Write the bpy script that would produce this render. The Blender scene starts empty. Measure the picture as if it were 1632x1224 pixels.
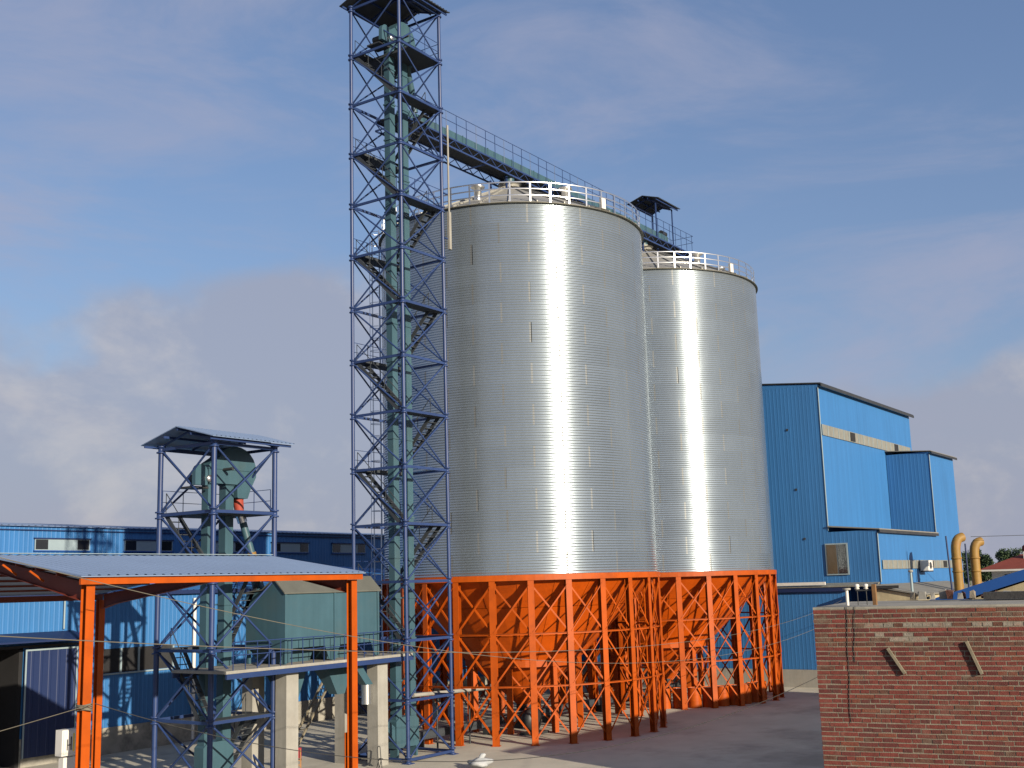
import bpy, math, random
from mathutils import Vector, Matrix
random.seed(7)
R = math.radians
PI = math.pi
scene = bpy.context.scene
COL = scene.collection

# ------------------------------------------------------------------ camera
cam_d = bpy.data.cameras.new('camera')
cam = bpy.data.objects.new('camera', cam_d)
COL.objects.link(cam)
fw = Vector((0.8112, 0.55942, 0.17029)); rt = Vector((0.57153, -0.82008, -0.02851)); up = Vector((-0.12371, -0.12045, 0.98498))
M = Matrix((rt, up, -fw)).transposed().to_4x4()
M.translation = Vector((0, 0, 8.1857))
cam.matrix_world = M
cam_d.sensor_width = 36.0
cam_d.lens = 36.0 * 1849.1 / 1632.0
cam_d.clip_start = 0.5
cam_d.clip_end = 6000
scene.camera = cam

# ------------------------------------------------------------------ light
SUN_EL = 16.2
sun_h = Vector((-0.318, -0.948, 0)).normalized()
to_sun = Vector((sun_h.x * math.cos(R(SUN_EL)), sun_h.y * math.cos(R(SUN_EL)), math.sin(R(SUN_EL))))
sd = bpy.data.lights.new('sun', 'SUN')
sd.energy = 5.0
sd.angle = R(0.53)
sd.color = (1.0, 0.87, 0.68)
sun = bpy.data.objects.new('sun', sd)
COL.objects.link(sun)
sun.rotation_euler = to_sun.to_track_quat('Z', 'Y').to_euler()
sun.location = (0, 0, 60)

world = bpy.data.worlds.new('World')
scene.world = world
world.use_nodes = True
wn, wl = world.node_tree.nodes, world.node_tree.links
wn.clear()
wo = wn.new('ShaderNodeOutputWorld'); bg = wn.new('ShaderNodeBackground'); sky = wn.new('ShaderNodeTexSky')
sky.sky_type = 'NISHITA'
sky.sun_disc = False
sky.sun_elevation = R(SUN_EL)
sky.sun_rotation = math.atan2(to_sun.x, to_sun.y)
sky.altitude = 0
sky.air_density = 1.0
sky.dust_density = 1.3
sky.ozone_density = 2.5
SKY_STRENGTH = 0.09
bg.inputs['Strength'].default_value = SKY_STRENGTH
tc = wn.new('ShaderNodeTexCoord')
def WM(op, a, b=None, c=None, clamp=False):
    n = wn.new('ShaderNodeMath'); n.operation = op; n.use_clamp = clamp
    for i, v in enumerate((a, b, c)):
        if v is None: continue
        if isinstance(v, (int, float)): n.inputs[i].default_value = v
        else: wl.new(v, n.inputs[i])
    return n.outputs[0]
BX, BY = 1.3, 4.2
def WNOISE(scale, detail, rough, mscale, loc=(0, 0, 0), dist=0.0, rot=(0, 0, 0)):
    mp = wn.new('ShaderNodeMapping'); mp.inputs['Scale'].default_value = mscale; mp.inputs['Location'].default_value = loc; mp.inputs['Rotation'].default_value = rot
    wl.new(tc.outputs['Generated'], mp.inputs['Vector'])
    n = wn.new('ShaderNodeTexNoise'); n.inputs['Scale'].default_value = scale; n.inputs['Detail'].default_value = detail
    n.inputs['Roughness'].default_value = rough; n.inputs['Distortion'].default_value = dist
    wl.new(mp.outputs[0], n.inputs['Vector'])
    return n.outputs['Fac']
def WMIX(fac, a, b):
    n = wn.new('ShaderNodeMix'); n.data_type = 'RGBA'
    if isinstance(fac, (int, float)): n.inputs['Factor'].default_value = fac
    else: wl.new(fac, n.inputs['Factor'])
    for k, v in (('A', a), ('B', b)):
        s = [i for i in n.inputs if i.name == k and i.type == 'RGBA'][0]
        if isinstance(v, tuple): s.default_value = v
        else: wl.new(v, s)
    return [o for o in n.outputs if o.type == 'RGBA'][0]
sep = wn.new('ShaderNodeSeparateXYZ'); wl.new(tc.outputs['Generated'], sep.inputs[0])
z = sep.outputs['Z']
def WRANGE(v, a, b):
    n = wn.new('ShaderNodeMapRange'); n.interpolation_type = 'SMOOTHSTEP'
    wl.new(v, n.inputs['Value']); n.inputs['From Min'].default_value = a; n.inputs['From Max'].default_value = b
    return n.outputs['Result']
# thin veil everywhere, haze towards the horizon
c0 = WMIX(0.34, sky.outputs[0], (0.95, 1.40, 2.95, 1))
hazef = WM('MULTIPLY', WM('POWER', WM('SUBTRACT', 1.0, WM('ABSOLUTE', z)), 5.5), 0.72)
c1 = WMIX(hazef, c0, (1.95, 2.2, 3.3, 1))
# thin high cloud in slanting streaks
n1 = WNOISE(1.7, 9, 0.62, (1.0, 1.6, 5.5), (0.7, 0.2, 0.1), 0.6, (0.35, -0.30, 0.0))
n2 = WNOISE(1.3, 3, 0.5, (1, 1, 1.6), (3.1, 1.0, 0.0))
cirrus = WM('MULTIPLY', WRANGE(WM('ADD', WM('MULTIPLY', n1, 0.80), WM('MULTIPLY', n2, 0.40)), 0.50, 0.74), 0.62)
c2 = WMIX(cirrus, c1, (2.55, 2.65, 3.50, 1))
# cloud bank low in the sky, with soft heaped tops
n3 = WNOISE(2.6, 7, 0.50, (1, 1, 1.3), (BX, BY, 0.4), 0.15)
bank_h = WM('ADD', WM('MULTIPLY', n3, 0.62), -0.085)
bank = WM('MULTIPLY', WRANGE(WM('SUBTRACT', bank_h, z), -0.006, 0.050), 0.78)
n4 = WNOISE(6.0, 9, 0.60, (1, 1, 1.5), (0.3, 0.9, 2.0), 0.2)
bcol = WMIX(WRANGE(n4, 0.46, 0.66), (2.35, 2.48, 3.1, 1), (3.45, 3.3, 3.45, 1))
c3 = WMIX(bank, c2, bcol)
wl.new(c3, bg.inputs['Color']); wl.new(bg.outputs[0], wo.inputs['Surface'])

scene.view_settings.view_transform = 'Standard'
scene.view_settings.look = 'None'
scene.view_settings.exposure = 0.75
scene.view_settings.gamma = 1.0
scene.view_settings.use_curve_mapping = False
scene.render.engine = 'CYCLES'
scene.cycles.max_bounces = 6
scene.cycles.blur_glossy = 1.0
scene.cycles.sample_clamp_indirect = 1.5

# ------------------------------------------------------------------ materials
MATS = {}
def mat(name, col, rough=0.6, metal=0.0, var=0.12, scale=1.2, streak=0.0, dirt=None, dirt_amt=0.0, bump=0.0, bscale=20.0,
        rnd=0.0, spec=0.4, rvar=0.0, dscale=0.7, coord='pos'):
    if name in MATS: return MATS[name]
    m = bpy.data.materials.new(name); m.use_nodes = True
    N, L = m.node_tree.nodes, m.node_tree.links
    b = N['Principled BSDF']
    b.inputs['Metallic'].default_value = metal
    b.inputs['Roughness'].default_value = rough
    b.inputs['Specular IOR Level'].default_value = spec
    if coord == 'pos':
        vec = N.new('ShaderNodeNewGeometry').outputs['Position']
    else:
        vec = N.new('ShaderNodeTexCoord').outputs['Object']
    def noise(s, d=6, r=0.6, ms=(1, 1, 1)):
        mp = N.new('ShaderNodeMapping'); mp.inputs['Scale'].default_value = ms; L.new(vec, mp.inputs[0])
        n = N.new('ShaderNodeTexNoise'); n.inputs['Scale'].default_value = s; n.inputs['Detail'].default_value = d
        n.inputs['Roughness'].default_value = r; L.new(mp.outputs[0], n.inputs['Vector']); return n.outputs['Fac']
    def rng(v, a, c, lo, hi):
        n = N.new('ShaderNodeMapRange'); L.new(v, n.inputs['Value'])
        for k, x in (('From Min', a), ('From Max', c), ('To Min', lo), ('To Max', hi)): n.inputs[k].default_value = x
        return n.outputs['Result']
    def mul(a, c):
        n = N.new('ShaderNodeMath'); n.operation = 'MULTIPLY'; L.new(a, n.inputs[0])
        if isinstance(c, float): n.inputs[1].default_value = c
        else: L.new(c, n.inputs[1])
        return n.outputs[0]
    def mixc(f, a, c, mode='MIX'):
        n = N.new('ShaderNodeMix'); n.data_type = 'RGBA'; n.blend_type = mode
        if isinstance(f, float): n.inputs['Factor'].default_value = f
        else: L.new(f, n.inputs['Factor'])
        for k, v in (('A', a), ('B', c)):
            s = [i for i in n.inputs if i.name == k and i.type == 'RGBA'][0]
            if isinstance(v, tuple): s.default_value = v
            else: L.new(v, s)
        return [o for o in n.outputs if o.type == 'RGBA'][0]
    f = rng(noise(scale), 0.3, 0.7, 1 - var, 1 + var)
    if streak: f = mul(f, rng(noise(1.0, 5, 0.6, (3.5, 3.5, 0.12)), 0.3, 0.7, 1 - streak, 1 + streak * 0.6))
    if rnd:
        oi = N.new('ShaderNodeObjectInfo'); f = mul(f, rng(oi.outputs['Random'], 0, 1, 1 - rnd, 1 + rnd))
    comb = N.new('ShaderNodeCombineColor')
    for i in range(3): L.new(mul(f, float(col[i])), comb.inputs[i])
    c = comb.outputs[0]
    if dirt:
        d = rng(noise(dscale, 9, 0.68), 0.50, 0.66, 0.0, dirt_amt)
        c = mixc(d, c, (*dirt, 1))
    L.new(c, b.inputs['Base Color'])
    if rvar:
        L.new(rng(noise(scale * 1.7), 0.3, 0.7, rough - rvar, rough + rvar), b.inputs['Roughness'])
    if bump:
        bn = N.new('ShaderNodeBump'); bn.inputs['Strength'].default_value = bump; bn.inputs['Distance'].default_value = 0.02
        L.new(noise(bscale, 4), bn.inputs['Height']); L.new(bn.outputs[0], b.inputs['Normal'])
    MATS[name] = m
    return m

M_GALV = mat('galvanised_sheet', (0.325, 0.38, 0.425), 0.225, 0.78, 0.04, 0.5, streak=0.03, rnd=0.045)
M_SEAM = mat('galvanised_seam', (0.24, 0.255, 0.26), 0.36, 0.65, 0.05, 0.5, rnd=0.15)
M_GALVR = mat('galvanised_roof', (0.30, 0.295, 0.27), 0.5, 0.3, 0.10, 0.9, rnd=0.05)
M_EAVE = mat('eave_flashing', (0.115, 0.11, 0.085), 0.6, 0.3, 0.15)
M_RAIL = mat('galvanised_rail', (0.66, 0.67, 0.68), 0.30, 0.95, 0.05, 2.0)
M_ORANGE = mat('orange_paint', (0.325, 0.056, 0.0025), 0.5, 0.0, 0.10, 1.5, streak=0.08, dirt=(0.15, 0.028, 0.004), dirt_amt=0.4, rnd=0.07, spec=0.22)
M_HOPPER = mat('orange_hopper_paint', (0.50, 0.080, 0.003), 0.5, 0.0, 0.10, 1.2, dirt=(0.17, 0.03, 0.004), dirt_amt=0.35, rnd=0.08, spec=0.22)
M_DKRED = mat('dark_red_steel', (0.11, 0.018, 0.010), 0.6, 0.0, 0.10)  # dark red for the canopy rafters, purlins and rear eave beam
M_TEAL = mat('teal_paint', (0.035, 0.080, 0.106), 0.45, 0.0, 0.08, 1.4, streak=0.10, dirt=(0.045, 0.062, 0.062), dirt_amt=0.35)
M_TEALROOF = mat('beige_roof_sheet', (0.085, 0.088, 0.078), 0.6, 0.0, 0.10)
M_LATT = mat('lattice_blue_paint', (0.017, 0.036, 0.112), 0.42, 0.0, 0.10, 2.0, rnd=0.08)
M_DECKG = mat('dark_grey_grating', (0.030, 0.036, 0.044), 0.7, 0.0, 0.15)
M_DARKST = mat('dark_steel', (0.035, 0.037, 0.04), 0.5, 0.3, 0.2)
M_BLUEW = mat('blue_wall_sheet', (0.026, 0.124, 0.312), 0.55, 0.0, 0.06, 0.25, streak=0.13, dirt=(0.021, 0.092, 0.235), dirt_amt=0.3, dscale=0.25)
M_BLUED = mat('blue_door_sheet', (0.006, 0.017, 0.068), 0.55, 0.0, 0.05, 0.5)  # navy darkened to put the canopy's shade into the door's colour
M_BLUEFAS = mat('blue_fascia_sheet', (0.011, 0.066, 0.25), 0.5, 0.0, 0.06, 0.8)
M_BLUEROOF = mat('blue_grey_roof_sheet', (0.155, 0.215, 0.335), 0.38, 0.0, 0.05, 0.5)
M_WHITE = mat('white_paint', (0.52, 0.51, 0.48), 0.5, 0.0, 0.06)
M_PALE = mat('pale_panel', (0.20, 0.26, 0.29), 0.5, 0.0, 0.05)
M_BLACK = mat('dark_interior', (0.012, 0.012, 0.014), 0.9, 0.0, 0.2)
M_GLASS = mat('dark_glass', (0.016, 0.018, 0.022), 0.12, 0.0, 0.1, spec=0.5)
M_CURT = mat('brown_curtain_glass', (0.07, 0.05, 0.03), 0.3, 0.0, 0.2)
M_FRP = mat('grey_translucent_strip', (0.17, 0.17, 0.15), 0.5, 0.0, 0.12, 2.0, streak=0.15)
M_CONC = mat('concrete', (0.235, 0.230, 0.210), 0.9, 0.0, 0.12, 1.2, streak=0.12, dirt=(0.20, 0.185, 0.16), dirt_amt=0.5, bump=0.25, bscale=12)
M_PLINTH = mat('stained_plinth_concrete', (0.24, 0.23, 0.20), 0.9, 0.0, 0.2, 1.5, dirt=(0.06, 0.06, 0.06), dirt_amt=0.75, bump=0.3, bscale=9)
M_YARD = mat('yard_concrete', (0.385, 0.365, 0.305), 0.9, 0.0, 0.12, 0.35, dirt=(0.165, 0.155, 0.13), dirt_amt=0.6, bump=0.3, bscale=7, dscale=0.16)
M_GROUND = mat('dry_earth', (0.24, 0.205, 0.15), 0.95, 0.0, 0.2, 0.1, dirt=(0.10, 0.12, 0.05), dirt_amt=0.7, dscale=0.03)
M_CREAM = mat('cream_plaster', (0.36, 0.31, 0.20), 0.85, 0.0, 0.10, 0.8, streak=0.12, dirt=(0.19, 0.165, 0.115), dirt_amt=0.45, bump=0.2)
M_MORTAR = mat('mortar', (0.175, 0.152, 0.118), 0.95, 0.0, 0.2, 6.0, dirt=(0.16, 0.14, 0.11), dirt_amt=0.5, bump=0.5, bscale=60, dscale=2.0)
BRK = [mat('brick_red', (0.122, 0.027, 0.021), 0.9, 0, 0.25, 18, rnd=0.12, bump=0.5, bscale=70, dirt=(0.15, 0.115, 0.085), dirt_amt=0.25, dscale=4),
       mat('brick_dark_red', (0.090, 0.021, 0.018), 0.9, 0, 0.25, 18, rnd=0.12, bump=0.5, bscale=70, dirt=(0.05, 0.04, 0.035), dirt_amt=0.5, dscale=4),
       mat('brick_orange_red', (0.130, 0.036, 0.022), 0.9, 0, 0.25, 18, rnd=0.12, bump=0.5, bscale=70, dirt=(0.14, 0.11, 0.08), dirt_amt=0.3, dscale=4),
       mat('brick_brown', (0.088, 0.035, 0.024), 0.9, 0, 0.3, 18, rnd=0.12, bump=0.5, bscale=70, dirt=(0.14, 0.125, 0.095), dirt_amt=0.5, dscale=4),
       mat('brick_limed', (0.175, 0.155, 0.13), 0.9, 0, 0.3, 18, rnd=0.12, bump=0.5, bscale=70, dirt=(0.22, 0.10, 0.07), dirt_amt=0.6, dscale=5)]
M_WOOD = mat('weathered_wood', (0.16, 0.14, 0.10), 0.85, 0.0, 0.25, 5.0, bump=0.3)
M_BROWNWOOD = mat('brown_wood', (0.16, 0.085, 0.035), 0.8, 0.0, 0.25, 5.0)
M_CHAIRWOOD = mat('varnished_wood', (0.26, 0.13, 0.05), 0.5, 0.0, 0.2, 5.0)
M_REDCLOTH = mat('red_cloth', (0.22, 0.022, 0.035), 0.9, 0.0, 0.2, 5.0)
M_YELLOW = mat('rusty_yellow_paint', (0.20, 0.115, 0.024), 0.6, 0.0, 0.15, 2.0, dirt=(0.25, 0.12, 0.04), dirt_amt=0.6, dscale=1.2)
M_TILE = mat('red_roof_tile', (0.17, 0.035, 0.022), 0.8, 0.0, 0.15)
M_LEAF = mat('tree_leaf', (0.042, 0.070, 0.030), 0.7, 0.0, 0.45, 0.6, rnd=0.1)
M_BARK = mat('tree_bark', (0.10, 0.075, 0.05), 0.9)
M_CABLE = mat('cable_sheath', (0.02, 0.02, 0.02), 0.7)
M_CABLEP = mat('pale_cable_sheath', (0.12, 0.11, 0.085), 0.7)
M_SACK = mat('white_sack_cloth', (0.31, 0.325, 0.34), 0.85, 0.0, 0.15, 4.0)
M_TAR = mat('black_roofing_felt', (0.022, 0.022, 0.024), 0.85, 0.0, 0.3, 3.0, bump=0.5)
M_GREYROOF = mat('grey_cement_roof', (0.16, 0.155, 0.14), 0.9, 0.0, 0.15, 1.0)
M_INK = mat('black_print', (0.02, 0.02, 0.02), 0.6)
M_SIGNY = mat('yellow_trim', (0.60, 0.46, 0.08), 0.6)
M_REDP = mat('red_primer', (0.26, 0.045, 0.03), 0.6)

# ------------------------------------------------------------------ object helpers
W = {}
def _link(o, parent, mw, kind=None):
    COL.objects.link(o)
    if parent is not None:
        o.parent = parent
        o.matrix_basis = W[parent].inverted() @ mw
    else:
        o.matrix_basis = mw
    W[o] = mw.copy()
    if kind: o['kind'] = kind
    return o
def thing(name, label, cat, loc=(0, 0, 0), group=None):
    o = bpy.data.objects.new(name, None); o.empty_display_size = 0.3
    o['label'] = label; o['category'] = cat
    if group: o['group'] = group
    return _link(o, None, Matrix.Translation(Vector(loc)))
def tag(o, label, cat, group=None):
    o['label'] = label; o['category'] = cat
    if group: o['group'] = group
    return o
class MB:
    def __init__(s): s.v = []; s.f = []; s.mi = []; s.sm = []
    def add(s, vs, fs, mi=0, smooth=False):
        k = len(s.v); s.v += [tuple(v) for v in vs]
        for f in fs: s.f.append([k + i for i in f]); s.mi.append(mi); s.sm.append(smooth)
        return s
    def box(s, a, b, mi=0):
        x0, x1 = sorted((a[0], b[0])); y0, y1 = sorted((a[1], b[1])); z0, z1 = sorted((a[2], b[2]))
        return s.add([(x0, y0, z0), (x1, y0, z0), (x1, y1, z0), (x0, y1, z0), (x0, y0, z1), (x1, y0, z1), (x1, y1, z1), (x0, y1, z1)],
                     [(0, 3, 2, 1), (4, 5, 6, 7), (0, 1, 5, 4), (1, 2, 6, 5), (2, 3, 7, 6), (3, 0, 4, 7)], mi)
    def hexa(s, p, mi=0):
        return s.add(p, [(0, 3, 2, 1), (4, 5, 6, 7), (0, 1, 5, 4), (1, 2, 6, 5), (2, 3, 7, 6), (3, 0, 4, 7)], mi)
    def frame(s, p0, p1):
        d = Vector(p1) - Vector(p0); L = d.length; d.normalize()
        x = d.cross(Vector((0, 0, 1)))
        if x.length < 1e-4: x = Vector((1, 0, 0))
        x.normalize(); y = d.cross(x) * -1
        return d, x, y, L
    def bar(s, p0, p1, w, h, mi=0):
        d, x, y, L = s.frame(p0, p1); p0 = Vector(p0); p1 = Vector(p1)
        c = [x * (-w / 2) + y * (-h / 2), x * (w / 2) + y * (-h / 2), x * (w / 2) + y * (h / 2), x * (-w / 2) + y * (h / 2)]
        return s.hexa([p0 + k for k in c] + [p1 + k for k in c], mi)
    def tube(s, p0, p1, r0, r1=None, n=8, caps=True, mi=0):
        r1 = r0 if r1 is None else r1
        d, x, y, L = s.frame(p0, p1); p0 = Vector(p0); p1 = Vector(p1)
        vs = []
        for p, r in ((p0, r0), (p1, r1)):
            for i in range(n):
                a = 2 * PI * i / n; vs.append(p + x * (r * math.cos(a)) + y * (r * math.sin(a)))
        s.add(vs, [(i, (i + 1) % n, n + (i + 1) % n, n + i) for i in range(n)], mi, True)
        if caps: s.add(vs, [tuple(range(n - 1, -1, -1)), tuple(range(n, 2 * n))], mi)
        return s
    def path(s, pts, r, n=6, mi=0):
        pts = [Vector(p) for p in pts]; rings = []
        ref = None
        for i, p in enumerate(pts):
            d = (pts[min(i + 1, len(pts) - 1)] - pts[max(i - 1, 0)]).normalized()
            if ref is None:
                ref = d.cross(Vector((0, 0, 1)))
                if ref.length < 1e-4: ref = Vector((1, 0, 0))
            x = (ref - d * ref.dot(d)).normalized(); ref = x; y = d.cross(x)
            rr = r[i] if isinstance(r, (list, tuple)) else r
            rings.append([p + x * (rr * math.cos(2 * PI * k / n)) + y * (rr * math.sin(2 * PI * k / n)) for k in range(n)])
        vs = [v for q in rings for v in q]
        fs = [(i * n + k, i * n + (k + 1) % n, (i + 1) * n + (k + 1) % n, (i + 1) * n + k) for i in range(len(pts) - 1) for k in range(n)]
        s.add(vs, fs, mi, True)
        s.add(vs, [tuple(range(n - 1, -1, -1)), tuple((len(pts) - 1) * n + k for k in range(n))], mi)
        return s
    def ext(s, poly, axis, a, b, mi=0):
        # poly: list of 2-D points in the two other axes (order kept), extruded along axis from a to b
        def P(q, t):
            return {'x': (t, q[0], q[1]), 'y': (q[0], t, q[1]), 'z': (q[0], q[1], t)}[axis]
        n = len(poly); vs = [P(q, a) for q in poly] + [P(q, b) for q in poly]
        return s.add(vs, [tuple(range(n - 1, -1, -1)), tuple(range(n, 2 * n))] + [(i, (i + 1) % n, n + (i + 1) % n, n + i) for i in range(n)], mi)
    def lathe(s, prof, c=(0, 0, 0), n=24, a0=0.0, a1=2 * PI, mi=0, smooth=True):
        full = abs(a1 - a0 - 2 * PI) < 1e-6; m = n if full else n + 1
        vs = [(c[0] + r * math.cos(a0 + (a1 - a0) * i / n), c[1] + r * math.sin(a0 + (a1 - a0) * i / n), c[2] + zz) for r, zz in prof for i in range(m)]
        fs = [(j * m + i, j * m + (i + 1) % m, (j + 1) * m + (i + 1) % m, (j + 1) * m + i) for j in range(len(prof) - 1) for i in range(n)]
        return s.add(vs, fs, mi, smooth)
    def mesh(s, name, mats, off=(0, 0, 0)):
        me = bpy.data.meshes.new(name)
        me.from_pydata([(v[0] - off[0], v[1] - off[1], v[2] - off[2]) for v in s.v], [], s.f)
        for m in (mats if isinstance(mats, (list, tuple)) else [mats]): me.materials.append(m)
        me.polygons.foreach_set('material_index', s.mi)
        me.polygons.foreach_set('use_smooth', s.sm)
        me.update()
        return me
    def build(s, name, mats, parent=None, kind=None):
        xs = [v[0] for v in s.v]; ys = [v[1] for v in s.v]; zs = [v[2] for v in s.v]
        off = ((min(xs) + max(xs)) / 2, (min(ys) + max(ys)) / 2, min(zs))
        o = bpy.data.objects.new(name, s.mesh(name, mats, off))
        return _link(o, parent, Matrix.Translation(Vector(off)), kind)
_cache = {}
def inst(name, key, maker, mats, mw, parent=None):
    if key not in _cache: _cache[key] = maker().mesh(name, mats)
    return _link(bpy.data.objects.new(name, _cache[key]), parent, mw)
def bar(name, p0, p1, shape, m, parent):
    p0 = Vector(p0); p1 = Vector(p1); d = p1 - p0; L = round(d.length, 3); d.normalize()
    x = d.cross(Vector((0, 0, 1)))
    if x.length < 1e-4: x = Vector((1, 0, 0))
    x.normalize(); y = d.cross(x)
    mw = Matrix((x, y, d)).transposed().to_4x4(); mw.translation = p0
    def mk():
        b = MB()
        if shape[0] == 't': b.tube((0, 0, 0), (0, 0, L), shape[1], n=shape[2] if len(shape) > 2 else 6)
        elif shape[0] == 'b': b.box((-shape[1] / 2, -shape[2] / 2, 0), (shape[1] / 2, shape[2] / 2, L))
        elif shape[0] == 'L':
            w, t = shape[1], shape[2]
            b.box((0, -w / 2, 0), (t, w / 2, L)); b.box((t, -w / 2, 0), (w, -w / 2 + t, L))
        elif shape[0] == 'H':   # flanges across y, web between
            w, dd, t = shape[1], shape[2], shape[3]
            b.box((-w / 2, -dd / 2, 0), (w / 2, -dd / 2 + t, L)); b.box((-w / 2, dd / 2 - t, 0), (w / 2, dd / 2, L)); b.box((-t / 2, -dd / 2 + t, 0), (t / 2, dd / 2 - t, L))
        return b
    return inst(name, ('bar', shape, L, m.name), mk, m, mw, parent)
def boxo(name, a, b, m, parent=None, kind=None):
    return MB().box(a, b).build(name, m, parent, kind)
def ribbed(p0, p1, z0, z1, pitch=0.25, depth=0.03, n=None, thick=0.05):
    """profiled sheet wall between two ground points; outward side is to the right of p0->p1 rotated by n (unit vector)"""
    b = MB(); p0 = Vector((*p0, 0)); p1 = Vector((*p1, 0)); d = p1 - p0; L = d.length; d.normalize(); n = Vector((*n, 0))
    k = max(1, int(round(L / pitch))); st = L / k
    pr = []
    for i in range(k):
        a = i * st; pr += [(a, 0), (a + st * 0.62, 0), (a + st * 0.70, depth), (a + st * 0.92, depth)]
    pr.append((L, 0))
    vs = [p0 + d * t + n * o + Vector((0, 0, zz)) for zz in (z0, z1) for t, o in pr]
    m = len(pr)
    b.add(vs, [(i, i + 1, m + i + 1, m + i) for i in range(m - 1)])
    q = [p0 - n * 0.006, p1 - n * 0.006, p1 - n * thick, p0 - n * thick]
    b.hexa([v + Vector((0, 0, z0)) for v in q] + [v + Vector((0, 0, z1)) for v in q])
    return b
def roof_sheet(c00, c10, c11, c01, pitch=0.3, depth=0.04, thick=0.03):
    """ribs run from edge c00-c10 to edge c01-c11"""
    c00, c10, c11, c01 = map(Vector, (c00, c10, c11, c01)); b = MB()
    nrm = (c10 - c00).cross(c01 - c00).normalized()
    if nrm.z < 0: nrm = -nrm
    L = (c10 - c00).length; k = max(1, int(round(L / pitch))); pr = []
    for i in range(k): pr += [((i + 0.0) / k, 0), ((i + 0.60) / k, 0), ((i + 0.70) / k, depth), ((i + 0.90) / k, depth)]
    pr.append((1, 0)); m = len(pr)
    vs = [(c00.lerp(c10, t) + nrm * o) for t, o in pr] + [(c01.lerp(c11, t) + nrm * o) for t, o in pr]
    b.add(vs, [(i, i + 1, m + i + 1, m + i) for i in range(m - 1)])
    q = [c00 - nrm * 0.004, c10 - nrm * 0.004, c11 - nrm * 0.004, c01 - nrm * 0.004]
    b.hexa([v - nrm * thick for v in q] + q)
    return b

# ------------------------------------------------------------------ ground
g = MB(); g.add([(-3000, -3000, 0), (3000, -3000, 0), (3000, 3000, 0), (-3000, 3000, 0)], [(0, 1, 2, 3)]); g.build('ground', M_GROUND, None, 'structure')
g = MB(); g.add([(8, -20, 0.006), (125, -20, 0.006), (125, 56, 0.006), (8, 56, 0.006)], [(0, 1, 2, 3)]); g.build('concrete_yard', M_YARD, None, 'structure')

# ------------------------------------------------------------------ low factory hall (left) and the hall behind it
FV = 54.0
t = thing('factory_building', 'long low blue sheet-metal factory behind the small tower, with dark window row and sliding door', 'factory', (40, FV, 0))
n_ = (0, -1)
for u0, u1, z0, z1 in ((8, 27.5, 0.0, 8.25), (27.5, 34.7, 5.75, 8.25), (34.7, 39.3, 1.36, 8.25), (39.3, 43.95, 5.42, 8.25), (39.3, 43.95, 1.36, 4.15), (43.95, 84, 1.36, 8.25)):
    ribbed((u0, FV), (u1, FV), z0, z1, 0.28, 0.012, n_).build('wall', M_BLUEW, t)
boxo('plinth', (34.7, FV - 0.12, 0), (84, FV + 0.2, 1.36), M_PLINTH, t)
boxo('dark_eave_strip', (8, FV - 0.28, 8.2), (84, FV - 0.05, 8.42), M_BLUED, t)  # dark strip along the top of the low wall
roof_sheet((8, FV - 0.1, 8.40), (84, FV - 0.1, 8.40), (84, 86.9, 11.0), (8, 86.9, 11.0), 0.45, 0.04).build('roof', M_BLUEW, t)
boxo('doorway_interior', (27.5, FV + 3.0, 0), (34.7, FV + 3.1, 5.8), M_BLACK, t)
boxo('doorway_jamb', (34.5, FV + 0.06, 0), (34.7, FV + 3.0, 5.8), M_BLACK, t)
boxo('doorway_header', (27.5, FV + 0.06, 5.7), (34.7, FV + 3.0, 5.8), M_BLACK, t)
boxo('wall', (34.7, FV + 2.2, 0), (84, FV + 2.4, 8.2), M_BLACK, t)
dr = ribbed((34.64, FV - 0.26), (37.62, FV - 0.26), 0.45, 5.68, 0.5, 0.015, n_).build('sliding_door', M_BLUED, t)
for a in ((34.64, 0.45, 34.72, 5.68), (37.54, 0.45, 37.62, 5.68), (34.72, 5.60, 37.54, 5.68)):
    boxo('door_frame', (a[0], FV - 0.30, a[1]), (a[2], FV - 0.265, a[3]), M_PALE, dr)
boxo('door_rail', (27.0, FV - 0.30, 5.76), (38.5, FV - 0.10, 5.88), M_DARKST, t)
a_ = MB(); a_.hexa([(22, FV - 1.5, 6.05), (37.45, FV - 1.5, 6.05), (37.45, FV - 0.04, 6.38), (22, FV - 0.04, 6.38), (22, FV - 1.5, 6.13), (37.45, FV - 1.5, 6.13), (37.45, FV - 0.04, 6.5), (22, FV - 0.04, 6.5)]); a_.build('awning', M_BLUED, t)
for k in range(4):
    u0 = 39.3 + k * 1.16
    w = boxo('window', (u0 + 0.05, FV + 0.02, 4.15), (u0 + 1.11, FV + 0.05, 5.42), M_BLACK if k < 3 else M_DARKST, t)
for k in range(5):
    u0 = 39.3 + k * 1.16
    boxo('window_mullion', (u0 - 0.05, FV - 0.05, 4.15), (u0 + 0.05, FV + 0.06, 5.42), M_PALE, t)
boxo('sill', (39.2, FV - 0.09, 4.06), (44.05, FV - 0.035, 4.14), M_PALE, t)
bar('downpipe', (45.3, FV - 0.16, 0.1), (45.3, FV - 0.16, 7.95), ('t', 0.10, 10), M_WHITE, t)
bar('wall_pipe', (36.85, FV - 0.12, 6.6), (36.85, FV - 0.12, 8.2), ('t', 0.05), M_PALE, t)

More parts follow.
